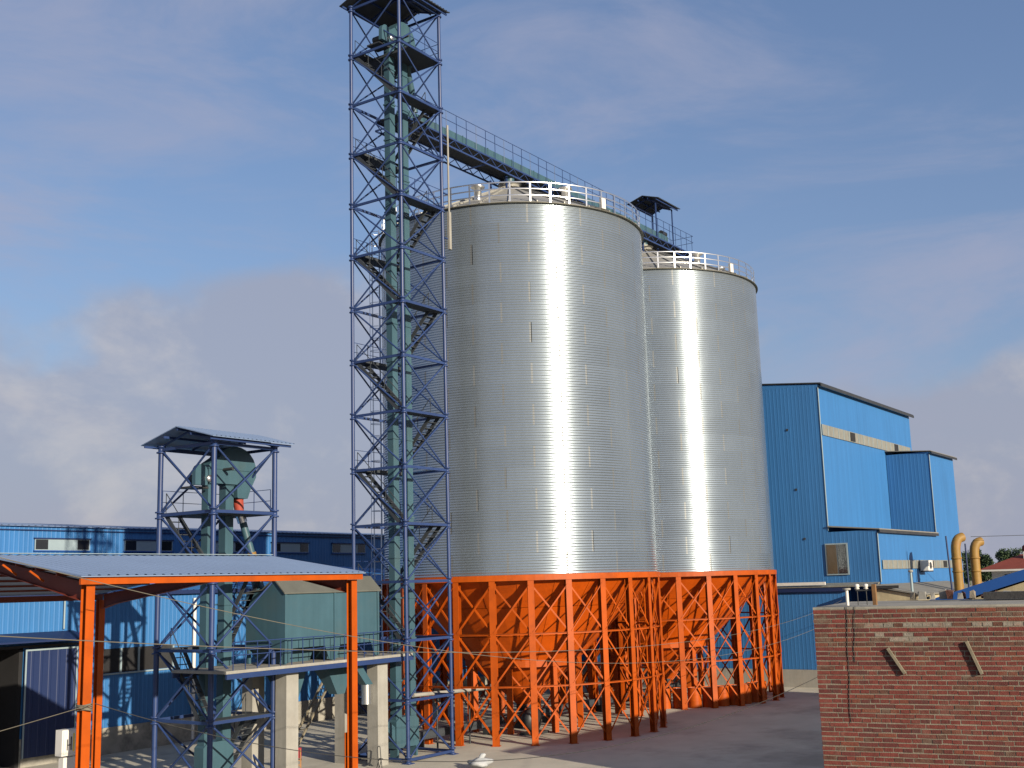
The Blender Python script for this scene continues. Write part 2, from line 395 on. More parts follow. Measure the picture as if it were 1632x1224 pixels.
HV = 87.0
t = thing('factory_hall', 'tall blue factory hall at far left with wide dark-ended windows under its eave', 'factory', (80, HV, 0))
ribbed((30, HV), (140, HV), 8.0, 14.05, 0.42, 0.018, n_).build('wall', M_BLUEW, t)
boxo('eave_trim', (30, HV - 0.16, 13.68), (140, HV - 0.05, 13.76), M_BLUED, t)
roof_sheet((30, HV - 0.3, 14.05), (140, HV - 0.3, 14.05), (140, HV + 14, 15.2), (30, HV + 14, 15.2), 0.6, 0.04).build('roof', M_BLUEROOF, t)
for k in range(-2, 9):
    u0 = 56.45 + 8.75 * k
    w = boxo('window', (u0, HV - 0.10, 12.08), (u0 + 5.2, HV - 0.045, 13.0), M_PALE, t)
    boxo('pane', (u0 + 0.08, HV - 0.13, 12.16), (u0 + 1.2, HV - 0.105, 12.95), M_GLASS, w)
    boxo('pane', (u0 + 4.0, HV - 0.13, 12.16), (u0 + 5.1, HV - 0.105, 12.95), M_GLASS, w)
    boxo('frame', (u0 - 0.1, HV - 0.2, 13.0), (u0 + 5.3, HV - 0.045, 13.1), M_BLUED, w)
    boxo('sill', (u0 - 0.1, HV - 0.2, 11.98), (u0 + 5.3, HV - 0.045, 12.07), M_BLUEFAS, w)

# ------------------------------------------------------------------ right mill building
UA, VM, VA = 86.5, 30.94, 27.23
t = thing('mill_building', 'tall blue sheet-metal mill building behind the right silo, stepped in three blocks', 'mill', (98, 40, 0))
nu, nv = (-1, 0), (0, -1)
ribbed((UA, 62), (UA, VM), 7.6, 22.83, 0.30, 0.006, nu).build('wall', M_BLUEW, t)
ribbed((UA, VM), (110.7, VM), 11.5, 22.8, 0.30, 0.006, nv).build('wall', M_BLUEW, t)
ribbed((UA, VM - 0.01), (UA, VA), 7.6, 11.42, 0.30, 0.006, nu).build('wall', M_BLUEW, t)
ribbed((UA, VA), (110.3, VA), 0, 11.42, 0.30, 0.006, nv).build('wall', M_BLUEW, t)
ribbed((102.4, VM - 0.04), (102.4, VA), 11.5, 18.45, 0.30, 0.006, nu).build('wall', M_BLUEW, t)
ribbed((102.4, VA), (110.3, VA), 11.42, 18.45, 0.30, 0.006, nv).build('wall', M_BLUEW, t)
boxo('wall', (110.35, VA + 0.06, 0), (110.45, VM - 0.06, 18.4), M_BLUEW, t)
boxo('wall', (110.72, VM + 0.06, 0), (110.82, 62, 22.7), M_BLUEW, t)
b = MB(); b.ext([(VM - 0.30, 22.84), (VM - 0.30, 22.92), (46, 24.42), (62, 23.0), (62, 22.92), (46, 24.34)], 'x', UA - 0.10, 111.1); b.build('roof', M_DARKST, t)
b = MB(); b.ext([(VM + 0.02, 22.8), (46, 24.3), (61.9, 22.9)], 'x', UA - 0.005, UA + 0.12); b.build('gable', M_BLUEW, t)
boxo('fascia', (UA - 0.1, VM - 0.37, 22.62), (111.1, VM - 0.30, 22.835), M_DARKST, t)
b = MB(); b.ext([(VA - 0.25, 18.48), (VA - 0.25, 18.54), (VM - 0.06, 18.81), (VM - 0.06, 18.75)], 'x', 102.2, 110.7); b.build('roof', M_GREYROOF, t)
boxo('fascia', (102.25, VA - 0.31, 18.28), (110.7, VA - 0.26, 18.475), M_DARKST, t)
b = MB(); b.ext([(VA - 0.25, 11.44), (VA - 0.25, 11.52), (VM - 0.05, 11.9), (VM - 0.05, 11.8)], 'x', UA - 0.15, 102.36); b.build('roof', M_GREYROOF, t)
boxo('fascia', (UA - 0.1, VA - 0.27, 11.22), (102.36, VA - 0.2, 11.435), M_DARKST, t)
# corner trims
for (u, v, z0, z1) in ((UA, VM, 11.55, 22.6), (UA, VA, 7.6, 11.2), (102.4, VA, 11.55, 18.25)):
    boxo('corner_trim', (u - 0.05, v - 0.05, z0), (u + 0.10, v - 0.034, z1), M_PALE, t)
# window strips
sx = boxo('window_strip', (86.75, VM - 0.075, 18.88), (109.9, VM - 0.035, 19.72), M_FRP, t)
for k in range(20):
    u = 86.75 + k * 1.219
    boxo('mullion', (u - 0.04, VM - 0.10, 18.88), (u + 0.04, VM - 0.077, 19.72), M_PALE, sx)
for u0 in (93.2, 105.0):
    boxo('open_pane', (u0, VM - 0.12, 18.95), (u0 + 1.1, VM - 0.103, 19.66), M_BLACK, sx)
sx = boxo('window_strip', (87.1, VA - 0.075, 8.54), (109.0, VA - 0.035, 9.2), M_FRP, t)
for k in range(19):
    u = 87.1 + k * 1.19
    boxo('mullion', (u - 0.04, VA - 0.10, 8.54), (u + 0.04, VA - 0.077, 9.2), M_PALE, sx)
for u0 in (99.5, 103.7, 107.0):
    boxo('open_pane', (u0, VA - 0.12, 8.60), (u0 + 1.05, VA - 0.103, 9.14), M_BLACK, sx)
# window on shaded end
w = boxo('window', (UA - 0.10, 29.5, 8.2), (UA - 0.035, 31.22, 10.56), M_PALE, t)
boxo('pane', (UA - 0.125, 30.36, 8.3), (UA - 0.105, 31.12, 10.46), M_CURT, w)
boxo('pane', (UA - 0.125, 29.6, 8.3), (UA - 0.105, 30.28, 10.46), M_GLASS, w)
for (v, zz) in ((33.2, 14.8), (32.8, 11.0), (33.6, 19.5), (30.0, 13.2)):
    if v > 31: bar('wall_bracket', (UA - 0.055, v, zz), (UA - 0.005, v, zz), ('t', 0.10), M_DARKST, t)
# lower lean-to in front of the end wall
ribbed((85.6, 62), (85.6, 29.55), 1.3, 7.3, 0.30, 0.006, nu).build('lean_to_wall', M_BLUEW, t)
ribbed((85.6, 29.55), (UA, 29.55), 1.3, 7.3, 0.30, 0.02, nv).build('lean_to_wall', M_BLUEW, t)
boxo('plinth', (85.45, 29.4, 0), (UA + 0.5, 62, 1.29), M_CONC, t)
b = MB(); b.ext([(85.35, 7.32), (85.35, 7.42), (UA - 0.04, 7.62), (UA - 0.04, 7.50)], 'y', 27.3, 62); b.build('lean_to_roof', M_FRP, t)
boxo('white_gutter', (85.22, 31.0, 7.5), (85.36, 45, 7.72), M_WHITE, t)
boxo('eave_band', (85.40, 29.5, 7.0), (85.56, 62, 7.30), M_BLUED, t)

# cream store lean-to beside the mill
t = thing('cream_store', 'small cream plastered store under a grey roof beside the mill', 'building', (86, 25.5, 0))
b = MB(); b.ext([(24.0, 0), (24.0, 6.65), (27.1, 7.2), (27.1, 0)], 'x', 84.2, 84.4); b.build('wall', M_CREAM, t)
boxo('wall', (84.4, 24.0, 0), (104, 24.2, 6.6), M_CREAM, t)
b = MB(); b.ext([(23.7, 6.64), (23.7, 6.72), (27.15, 7.45), (27.15, 7.30)], 'x', 84.0, 104.3); b.build('roof', M_GREYROOF, t)
boxo('roof_edge', (83.92, 25.2, 7.16), (83.99, 27.15, 7.36), M_DARKST, t)
ac = thing('air_conditioner', 'white air conditioner box hung under the grey window strip of the mill', 'air conditioner', (97.2, VA - 0.4, 8.3))
boxo('casing', (96.5, VA - 0.75, 8.35), (97.9, VA - 0.13, 9.15), M_WHITE, ac)
b = MB(); b.lathe([(0.28, 0), (0.28, 0.03), (0.05, 0.03)], n=16)
b.v = [(97.2 + v[0], VA - 0.755 - v[2], 8.75 + v[1]) for v in b.v]; b.build('fan_grille', M_DARKST, ac)
boxo('bracket', (96.5, VA - 0.75, 8.25), (97.9, VA - 0.13, 8.34), M_DARKST, ac)

# yellow ducts
for i, (u, v, zt, lab) in enumerate(((93.0, 23.35, 11.0, 'taller rusty yellow duct with bent top beside the mill, left of the pair'),
                                     (94.6, 22.4, 10.65, 'shorter rusty yellow duct with bent top beside the mill, right of the pair'))):
    d = thing('vent_duct', lab, 'duct', (u, v, 0), 'yellow bent ducts')
    pts = [(u, v, 0), (u, v, zt - 1.2)] + [(u + 0.5 * math.sin(a) * 0 + 0.75 * (1 - math.cos(a)) * 0.45, v - 0.34 * (1 - math.cos(a)), zt - 1.2 + 0.95 * math.sin(a)) for a in (0.3, 0.6, 0.9, 1.2, 1.5)]
    pts.append((pts[-1][0] + 0.2, pts[-1][1] - 0.14, pts[-1][2] + 0.05))
    MB().path(pts, 0.35, 14).build('pipe', M_YELLOW, d)
    for zz in (8.2, 9.2):
        if zz < zt - 1.2: MB().lathe([(0.34, -0.06), (0.40, -0.06), (0.40, 0.06), (0.34, 0.06)], (u, v, zz), 14).build('flange', M_YELLOW, d)
for i, (u, v, zt, lab) in enumerate(((92.2, 24.4 - 0.9, 10.9, 'thin dark steel pole left of the yellow ducts'), (93.9, 22.9, 10.3, 'thin dark blue pole between the two yellow ducts'))):
    p = thing('steel_pole', lab, 'pole', (u, v, 0)); MB().tube((u, v, 0), (u + 0.25, v + 0.35 if i == 0 else v, zt), 0.09, 0.06).build('shaft', M_BLUED, p)
p = thing('vent_pipe', 'white vent pipe with a cap rising by the cream store roof', 'pipe', (84.9, 24.55, 0))
bar('pipe', (84.9, 24.55, 0), (84.9, 24.55, 8.3), ('t', 0.09, 10), M_PALE, p)
MB().lathe([(0.0, 0.15), (0.17, 0.08), (0.17, -0.05), (0.09, -0.05)], (84.9, 24.55, 8.3), 12).build('cap', M_CONC, p)

# ------------------------------------------------------------------ gabled building with blue fascia (right, behind the brick one)
GU = 41.4
t = thing('gabled_building', 'cream gable-ended building with a blue fascia along its sloping roof edge', 'building', (55, 4, 0))
ve, ze, vr = 12.75, 6.72, 4.6
sl = 0.302; zr = ze + sl * (ve - vr)
b = MB(); b.ext([(ve - 0.25, 0), (ve - 0.25, ze - 0.2), (vr, zr - 0.25), (-3.4, ze - 0.1), (-3.4, 0)], 'x', GU + 0.25, 72); b.build('wall', M_CREAM, t)
b = MB(); b.ext([(ve, ze), (ve, ze + 0.10), (vr, zr + 0.10), (vr, zr)], 'x', GU + 0.06, 72.3); b.build('roof', M_GREYROOF, t)
b = MB(); b.ext([(vr - 0.005, zr), (vr - 0.005, zr + 0.10), (-4.0, ze + 0.05), (-4.0, ze - 0.05)], 'x', GU + 0.06, 72.3); b.build('roof', M_GREYROOF, t)
b = MB(); b.ext([(ve + 0.02, ze - 0.22), (ve + 0.02, ze + 0.13), (vr, zr + 0.13), (vr, zr - 0.22)], 'x', GU - 0.02, GU + 0.05); b.build('fascia', M_BLUEFAS, t)
b = MB(); b.ext([(vr - 0.005, zr - 0.22), (vr - 0.005, zr + 0.13), (-4.0, ze + 0.08), (-4.0, ze - 0.27)], 'x', GU - 0.02, GU + 0.05); b.build('fascia', M_BLUEFAS, t)

# ------------------------------------------------------------------ brick building (near right)
K = Vector((15.91, 5.99, 0)); dw = Vector((0.17, -0.98544, 0)); nw = Vector((-0.98544, -0.17, 0))   # along the wall, outward
ZT = 7.72; COURSE = 0.0628; WL = 6.2; DEPTH = 3.3
t = thing('brick_building', 'near red-brown brick building with flat concrete roof in the lower right', 'building', K)
def WP(s, o, z): return K + dw * s + nw * o + Vector((0, 0, z))
b = MB(); q = [WP(0.006, -0.004, 0), WP(WL, -0.004, 0), WP(WL, -0.30, 0), WP(0.006, -0.30, 0)]
b.hexa([v for v in q] + [v + Vector((0, 0, ZT)) for v in q])
q = [WP(0.012, -0.30, 0), WP(0.30, -0.30, 0), WP(0.30, -DEPTH, 0), WP(0.012, -DEPTH, 0)]
b.hexa([v for v in q] + [v + Vector((0, 0, ZT)) for v in q]); b.build('mortar_bed', M_MORTAR, t)
rw = random.Random(11)
wm = Matrix((dw, -nw, Vector((0, 0, 1)))).transposed().to_4x4()   # local x along wall, y inward, z up
def brick_mb(L, var):
    r = random.Random(var * 13 + int(L * 1000)); b = MB(); h = 0.048; y1 = 0.10
    j = lambda a: r.uniform(-a, a)
    v = [(j(.002), j(.002), j(.0015)), (L + j(.002), j(.002), j(.0015)), (L, y1, 0), (0, y1, 0),
         (j(.002), j(.002), h + j(.0015)), (L + j(.002), j(.002), h + j(.0015)), (L, y1, h), (0, y1, h)]
    return b.hexa(v)
rest = MB(); singles = []; nrow = int(ZT / COURSE)
def pick_mat(row, s):
    x = rw.random()
    if row == 3 and s > 0.36: return 4 if x < 0.62 else 3
    if row in (5, 6) and 0.80 < s < 1.35 and x < 0.5: return 4
    if row in (1, 5, 6, 7) and x < 0.40: return 3
    return 0 if x < 0.52 else 1 if x < 0.80 else 2 if x < 0.90 else 3
cand = []
for row in range(nrow):
    zb = ZT - (row + 1) * COURSE; header = row % 2 == 1
    s = 0.0 if not header else 0.0
    first = True
    while s < WL - 0.02:
        L = 0.237 if not header else 0.112
        if header and first: L = 0.175
        first = False
        if rw.random() < 0.06: L = 0.112 if L > 0.2 else 0.237
        L = min(L, WL - s)
        cand.append((row, s + rw.uniform(-0.003, 0.003), zb + rw.uniform(-0.003, 0.003), L, rw.uniform(-0.001, 0.004), pick_mat(row, s)))
        s += L + 0.013
vis = [c for c in cand if c[2] > 5.55 and c[1] < 2.75]
vis.sort(key=lambda c: (-round(c[3], 2), c[0], c[1]))
keep = set(id(c) for c in vis[:296])
for c in cand:
    row, s, zb, L, pr, mi = c
    if id(c) in keep:
        va = rw.randrange(4); Lq = round(L, 3)
        mw = Matrix.Translation(WP(s, pr, zb + 0.005)) @ wm
        inst('brick', ('brick', Lq, va, mi), lambda Lq=Lq, va=va: brick_mb(Lq, va), BRK[mi], mw, t)
    else:
        bb = brick_mb(L, rw.randrange(4))
        mw = Matrix.Translation(WP(s, pr, zb + 0.005)) @ wm
        rest.add([mw @ Vector(v) for v in bb.v], bb.f, mi)
# side wall bricks (return wall away from the camera)
for row in range(nrow):
    zb = ZT - (row + 1) * COURSE; header = row % 2 == 0; s = 0.115
    while s < DEPTH - 0.1:
        L = 0.237 if not header else 0.112
        L = min(L, DEPTH - s)
        o = rw.uniform(-0.004, 0.005)
        a = WP(-o, -s, zb + 0.005); c_ = WP(-o, -s - L, zb + 0.005); a2 = WP(0.05, -s, zb + 0.005); c2 = WP(0.05, -s - L, zb + 0.005); hz = Vector((0, 0, 0.048))
        rest.hexa([a, a2, c2, c_, a + hz, a2 + hz, c2 + hz, c_ + hz], pick_mat(row, 1.0) if row not in (3, 5, 6) else 0)
        s += L + 0.013
rest.build('brickwork', BRK, t, 'stuff')
b = MB(); q = [WP(0.0, -0.004, 0), WP(WL, -0.004, 0), WP(WL, -DEPTH, 0), WP(0.0, -DEPTH, 0)]
b.hexa([v + Vector((0, 0, ZT + 0.002)) for v in q] + [v + Vector((0, 0, ZT + 0.030)) for v in q]); b.build('roof_slab', M_PLINTH, t)
# broken upstand along the far roof edge
b = MB()
for i in range(46):
    s = 0.95 + i * 0.115 + rw.uniform(-0.04, 0.04); o = -DEPTH + 0.3 + rw.uniform(-0.1, 0.1); w_ = rw.uniform(0.06, 0.13); hh = rw.uniform(0.05, 0.16)
    q = [WP(s, o, 0), WP(s + w_, o + rw.uniform(-.04, .04), 0), WP(s + w_, o - 0.14, 0), WP(s, o - 0.14, 0)]
    b.hexa([v + Vector((0, 0, ZT + 0.045)) for v in q] + [v + Vector((rw.uniform(-.02, .02), rw.uniform(-.02, .02), ZT + 0.045 + hh * rw.uniform(.7, 1))) for v in q], rw.choice((0, 1, 1, 2)))
b.build('rubble', [BRK[3], M_CONC, M_MORTAR], t, 'stuff')
b = MB(); q = [WP(2.1, -2.2, 0), WP(WL, -2.2, 0), WP(WL, -2.75, 0), WP(2.1, -2.75, 0)]
b.hexa([v + Vector((0, 0, ZT + 0.047)) for v in q] + [v + Vector((0, 0, ZT + 0.15)) for v in q]); b.build('felt_strip', M_TAR, t)

# battens leaning out of the brick wall
def batten(s0, z0, s1, z1, lab, w=0.045):
    o = MB().bar(WP(s0, 0.026, z0), WP(s1, 0.034, z1), w, 0.035).build('wooden_batten', M_WOOD); tag(o, lab, 'batten', 'battens fixed on the brick wall')
batten(0.965, 7.195, 1.165, 6.86, 'grey wooden batten slanting on the brick wall, nearer the wall corner')
batten(1.97, 7.28, 2.125, 6.86, 'paler wooden batten slanting on the brick wall, farther from the corner', 0.055)
for i, (s, lab) in enumerate(((0.46, 'dark cable hanging down the brick wall, nearer the corner'), (0.57, 'dark cable hanging down the brick wall, second from the corner'))):
    pts = [WP(s - 0.06 * k / 8 + 0.008 * math.sin(k * 1.7 + i), 0.009, ZT + 0.04 - (1.55 if i == 0 else 0.75) * k / 8) for k in range(9)]
    tag(MB().path(pts, 0.0045, 5).build('wall_cable', M_CABLE), lab, 'cable', 'cables down the brick wall')
# posts on the brick building's roof edge
p = thing('white_post', 'short white post with a wide cap on the brick building corner', 'post', WP(0.44, -0.10, ZT + .047))
MB().tube(WP(0.46, -0.12, ZT + 0.047), WP(0.46, -0.12, ZT + 0.26), 0.022, n=10).build('shaft', M_WHITE, p)
MB().tube(WP(0.46, -0.12, ZT + 0.26), WP(0.46, -0.12, ZT + 0.285), 0.055, n=10).build('cap', M_CONC, p)
tag(MB().bar(WP(0.83, -0.12, ZT + 0.047), WP(0.83, -0.12, ZT + 0.33), 0.05, 0.05).build('wooden_post', M_BROWNWOOD), 'short brown wooden post on the brick building roof edge', 'post')
p = thing('insulator_rack', 'rack of two white insulators on a dark bar above the brick building', 'insulator rack', WP(0.66, -0.15, ZT + .047))
MB().bar(WP(0.58, -0.14, ZT + 0.25), WP(0.81, -0.14, ZT + 0.25), 0.02, 0.02).build('crossbar', M_DARKST, p)
for s in (0.60, 0.72):
    MB().lathe([(0.0, 0.07), (0.03, 0.06), (0.035, 0.03), (0.022, 0.02), (0.035, 0.0), (0.0, -0.01)], WP(s, -0.14, ZT + 0.27), 10).build('insulator', M_WHITE, p)
    MB().tube(WP(s, -0.14, ZT + 0.047), WP(s, -0.14, ZT + 0.25), 0.006).build('rod', M_DARKST, p)

# ------------------------------------------------------------------ silos
RS, Z0, H = 8.07, 8.68, 20.43
NR, NS = 18, 16
RH = H / NR
def sheet_mesh():
    key = 'silo_sheet'
    if key in _cache: return _cache[key]
    nc, ns, na = 8, 8, 6; rows = nc * ns + 1
    vs, nm, fs = [], [], []
    A = 0.0125; a_w = 2 * PI / NS; ov = 0.0028
    sw = 0.075 / RS
    angs = [(a_w - sw) * i / na for i in range(na + 1)] + [a_w + ov]
    m = len(angs); mi = []
    for j in range(rows):
        zz = RH * j / (rows - 1); ph = 2 * PI * nc * j / (rows - 1)
        off = A * math.sin(ph); slope = A * math.cos(ph) * 2 * PI * nc / RH
        for i, a in enumerate(angs):
            r = RS + off + (0.004 if i >= na else 0.0)
            vs.append((r * math.cos(a), r * math.sin(a), zz))
            nm.append(Vector((math.cos(a), math.sin(a), -slope)).normalized())
    for j in range(rows - 1):
        for i in range(m - 1):
            k = j * m + i; fs.append((k, k + 1, k + m + 1, k + m)); mi.append(1 if i == na else 0)
    me = bpy.data.meshes.new('wall_sheet'); me.from_pydata(vs, [], fs); me.materials.append(M_GALV); me.materials.append(M_SEAM)
    me.polygons.foreach_set('material_index', mi)
    me.polygons.foreach_set('use_smooth', [True] * len(fs)); me.update()
    me.normals_split_custom_set_from_vertices(nm)
    _cache[key] = me
    return me
NLEG = 25
def rotz(a, c): return Matrix.Translation(Vector(c)) @ Matrix.Rotation(a, 4, 'Z')
def silo(c, label, leg0, ladder_a):
    c = Vector(c); t = thing('grain_silo', label, 'silo', c, 'corrugated grain silos')
    me = sheet_mesh(); rs_ = random.Random(3)
    for r in range(NR):
        for s in range(NS):
            mw = rotz(2 * PI * (s + 0.5 * (r % 2)) / NS + 0.13 + rs_.uniform(-0.004, 0.004), c + Vector((0, 0, Z0 + r * RH)))
            _link(bpy.data.objects.new('wall_sheet', me), t, mw)
    zt = Z0 + H
    MB().lathe([(RS - 0.05, -0.02), (RS + 0.17, -0.02), (RS + 0.17, 0.01), (RS - 0.05, 0.04)], c + Vector((0, 0, zt)), 96, smooth=False).build('eave_ring', M_EAVE, t)
    # roof gores with standing ribs
    ng = 32; za = 3.55; ri = 0.55
    def gore():
        b = MB(); w = 2 * PI / ng; h = 0.09; r0 = RS + 0.10
        cs = lambda r, a, zz: (r * math.cos(a), r * math.sin(a), zz)
        e = 0.010
        b.add([cs(r0, 0, 0), cs(r0, w, 0), cs(ri, w, za), cs(ri, 0, za)], [(0, 1, 2, 3)])
        e0, e1 = 0.05 / r0, 0.03 / ri
        b.add([cs(r0, 0, 0), cs(r0, e0, 0), cs(r0, e0, h), cs(r0, 0, h), cs(ri, 0, za), cs(ri, e1, za), cs(ri, e1, za + h), cs(ri, 0, za + h)],
              [(0, 1, 2, 3), (3, 2, 6, 7), (1, 5, 6, 2), (0, 3, 7, 4), (4, 7, 6, 5)])
        return b
    for k in range(ng): inst('roof_panel', ('gore',), gore, M_GALVR, rotz(2 * PI * k / ng, c + Vector((0, 0, zt + 0.05))), t)
    MB().lathe([(0.62, 0), (0.62, 0.35), (0.75, 0.40), (0.0, 0.55)], c + Vector((0, 0, zt + za - 0.05)), 20).build('roof_cap', M_GALVR, t)
    # rim guard rail
    NP = 44; rr = RS - 0.05
    for k in range(NP):
        a = 2 * PI * k / NP + 0.03; p = c + Vector((rr * math.cos(a), rr * math.sin(a), zt + 0.05))
        inst('railing_post', ('rpost',), lambda: MB().box((-0.02, -0.045, 0), (0.02, 0.045, 1.2)), M_RAIL, rotz(a, p), t)
    for h_ in (0.42, 0.80, 1.18):
        MB().lathe([(rr + 0.025, h_ - 0.035), (rr + 0.035, h_), (rr + 0.025, h_ + 0.035), (rr + 0.005, h_ + 0.035), (rr + 0.005, h_ - 0.035), (rr + 0.025, h_ - 0.035)], c + Vector((0, 0, zt + 0.05)), 88).build('guard_rail', M_RAIL, t)
    # vents
    for a in (195, 250, 300, 75, 130):
        r = 5.6; p = c + Vector((r * math.cos(R(a)), r * math.sin(R(a)), zt + 0.05 + za * (RS + .1 - r) / (RS + .1 - ri)))
        MB().lathe([(0.22, -0.1), (0.22, 0.62), (0.42, 0.66), (0.42, 0.74), (0.0, 0.88)], p, 14).build('roof_vent', M_RAIL, t)
    a = R(255); p = c + Vector((rr * math.cos(a), rr * math.sin(a), zt + 0.10))
    inst('junction_box', ('jbox',), lambda: MB().box((0.03, -0.16, 0), (0.22, 0.16, 0.62)), M_WHITE, rotz(a, p), t)
    # ladder with hoops
    a = R(ladder_a); er = Vector((math.cos(a), math.sin(a), 0)); et = Vector((-math.sin(a), math.cos(a), 0))
    base = c + er * (RS + 0.16)
    b = MB()
    for s in (-0.22, 0.22): b.bar(base + et * s + Vector((0, 0, 3)), base + et * s + Vector((0, 0, zt + 1.0)), 0.05, 0.05)
    zz = 3.2
    while zz < zt + 0.9: b.bar(base - et * 0.2 + Vector((0, 0, zz)), base + et * 0.2 + Vector((0, 0, zz)), 0.03, 0.03); zz += 0.3
    zz = 6.0
    while zz < zt + 0.9:
        pts = [base + et * (0.36 * math.cos(q)) + er * (0.05 + 0.55 * math.sin(q)) + Vector((0, 0, zz)) for q in [PI * k / 6 for k in range(7)]]
        b.path(pts, 0.02, 4); zz += 0.75
    for q in (0.25, 0.5, 0.75): 
        o = base + et * (0.36 * math.cos(PI * q)) + er * (0.05 + 0.55 * math.sin(PI * q)); b.bar(o + Vector((0, 0, 6)), o + Vector((0, 0, zt + 0.6)), 0.03, 0.015)
    b.build('caged_ladder', M_RAIL, t)
    # orange substructure
    MB().lathe([(RS - 0.16, -0.30), (RS + 0.16, -0.30), (RS + 0.16, 0.0), (RS - 0.16, 0.0), (RS - 0.16, -0.30)], c + Vector((0, 0, Z0 - 0.004)), 100, smooth=False).build('ring_beam', M_ORANGE, t)
    rl = RS - 0.02; ztop = Z0 - 0.31
    P = []
    for k in range(NLEG):
        a = R(leg0 + 360 / NLEG * k); p = c + Vector((rl * math.cos(a), rl * math.sin(a), 0)); P.append((a, p))
        def leg():
            b = MB(); b.box((0.12, -0.165, 0), (0.15, 0.165, ztop)); b.box((-0.15, -0.165, 0), (-0.12, 0.165, ztop)); b.box((-0.12, -0.012, 0), (0.12, 0.012, ztop))
            b.box((-0.22, -0.22, 0), (0.22, 0.22, 0.025)); return b
        inst('leg', ('leg',), leg, M_ORANGE, rotz(a, p), t)
    for k in range(NLEG):
        (a0, p0), (a1, p1) = P[k], P[(k + 1) % NLEG]
        ins = 0.08
        q0 = p0 + Vector((ins * math.cos(a0), ins * math.sin(a0), 0)); q1 = p1 + Vector((ins * math.cos(a1), ins * math.sin(a1), 0))
        dd = (q1 - q0).normalized(); q0 = q0 + dd * 0.05; q1 = q1 - dd * 0.05
        nn = Vector((dd.y, -dd.x, 0)) * 0.03
        zs = (0.25, 2.95, 5.62, ztop - 0.15)
        for j in range(3):
            za_, zb_ = Vector((0, 0, zs[j] + 0.08)), Vector((0, 0, zs[j + 1] - 0.08))
            bar('brace', q0 + za_ + nn, q1 + zb_ + nn, ('L', 0.085, 0.012), M_ORANGE, t)
            bar('brace', q1 + za_ - nn, q0 + zb_ - nn, ('L', 0.085, 0.012), M_ORANGE, t)
            if j: bar('tie', q0 + Vector((0, 0, zs[j])), q1 + Vector((0, 0, zs[j])), ('L', 0.10, 0.012), M_ORANGE, t)
    # hopper, plated
    ngh = 24
    for (r0, z0, r1, z1) in ((RS - 0.20, Z0 - 0.31, 6.4, 6.95), (6.4, 6.95, 4.8, 5.35), (4.8, 5.35, 3.2, 3.75), (3.2, 3.75, 0.45, 1.30)):
        def plate(r0=r0, z0=z0, r1=r1, z1=z1):
            b = MB(); w = 2 * PI / ngh; g_ = 0.004; m = w / 2
            cs = lambda r, a, zz, o=0: ((r + o * 0.7) * math.cos(a), (r + o * 0.7) * math.sin(a), zz - o * 0.7)
            for i in range(2):
                a0 = w * i / 2 + (g_ if i == 0 else 0); a1 = w * (i + 1) / 2 - (g_ if i == 1 else 0)
                b.add([cs(r0, a0, z0 - 0.01), cs(r0, a1, z0 - 0.01), cs(r1, a1, z1 + 0.01), cs(r1, a0, z1 + 0.01)], [(0, 1, 2, 3)], 0, True)
            b.add([cs(r0, g_, z0, .02), cs(r0, -g_, z0, .02), cs(r1, -g_ * 1.4, z1, .02), cs(r1, g_ * 1.4, z1, .02)], [(0, 1, 2, 3)])
            return b
        for k in range(ngh): inst('hopper_plate', ('hop', r0), plate, M_HOPPER, rotz(2 * PI * k / ngh + 0.05, c), t)
    MB().lathe([(3.18, -0.35), (3.42, -0.35), (3.42, 0.35), (3.18, 0.35), (3.18, -0.35)], c + Vector((0, 0, 3.95)), 40, smooth=False).build('inner_ring_beam', M_ORANGE, t)
    for k in range(8):
        a = R(20 + 45 * k); p = c + Vector((3.3 * math.cos(a), 3.3 * math.sin(a), 0))
        inst('inner_leg', ('ileg',), lambda: MB().box((-0.15, -0.15, 0), (0.15, 0.15, 3.59)), M_ORANGE, rotz(a, p), t)
        a2 = R(65 + 45 * k); p2 = c + Vector((3.3 * math.cos(a2), 3.3 * math.sin(a2), 0))
        bar('inner_brace', p + Vector((0, 0, 0.3)), p2 + Vector((0, 0, 3.3)), ('L', 0.08, 0.012), M_ORANGE, t)
        bar('inner_brace', p2 + Vector((0, 0, 0.3)), p + Vector((0, 0, 3.3)), ('L', 0.08, 0.012), M_ORANGE, t)
    MB().lathe([(0.5, 0.0), (0.5, -0.35), (0.42, -0.35)], c + Vector((0, 0, 1.32)), 16).build('outlet', M_DARKST, t)
    return t
C1 = (57.71, 39.55, 0); C2 = (75.6, 39.7, 0)
silo(C1, 'nearer galvanised corrugated grain silo on orange legs, beside the tall blue tower', -170.9, 127)
silo(C2, 'farther galvanised corrugated grain silo on orange legs, in front of the mill', -143.9, 127)
# thin pale tube with clamps, between the silos
a = R(-32); cx = C1[0] + (RS + 0.10) * math.cos(a); cy = C1[1] + (RS + 0.10) * math.sin(a)
p = thing('pale_tube', 'pale vertical tube on the nearer silo, in the gap between both silos', 'pipe', (cx, cy, 8.7))
bar('pipe', (cx, cy, 8.72), (cx, cy, 28.9), ('t', 0.06, 8), M_WHITE, p)
for zz in (10, 14, 18, 22, 26): boxo('clamp', (cx - 0.09, cy - 0.09, zz), (cx + 0.05, cy + 0.09, zz + 0.08), M_RAIL, p)

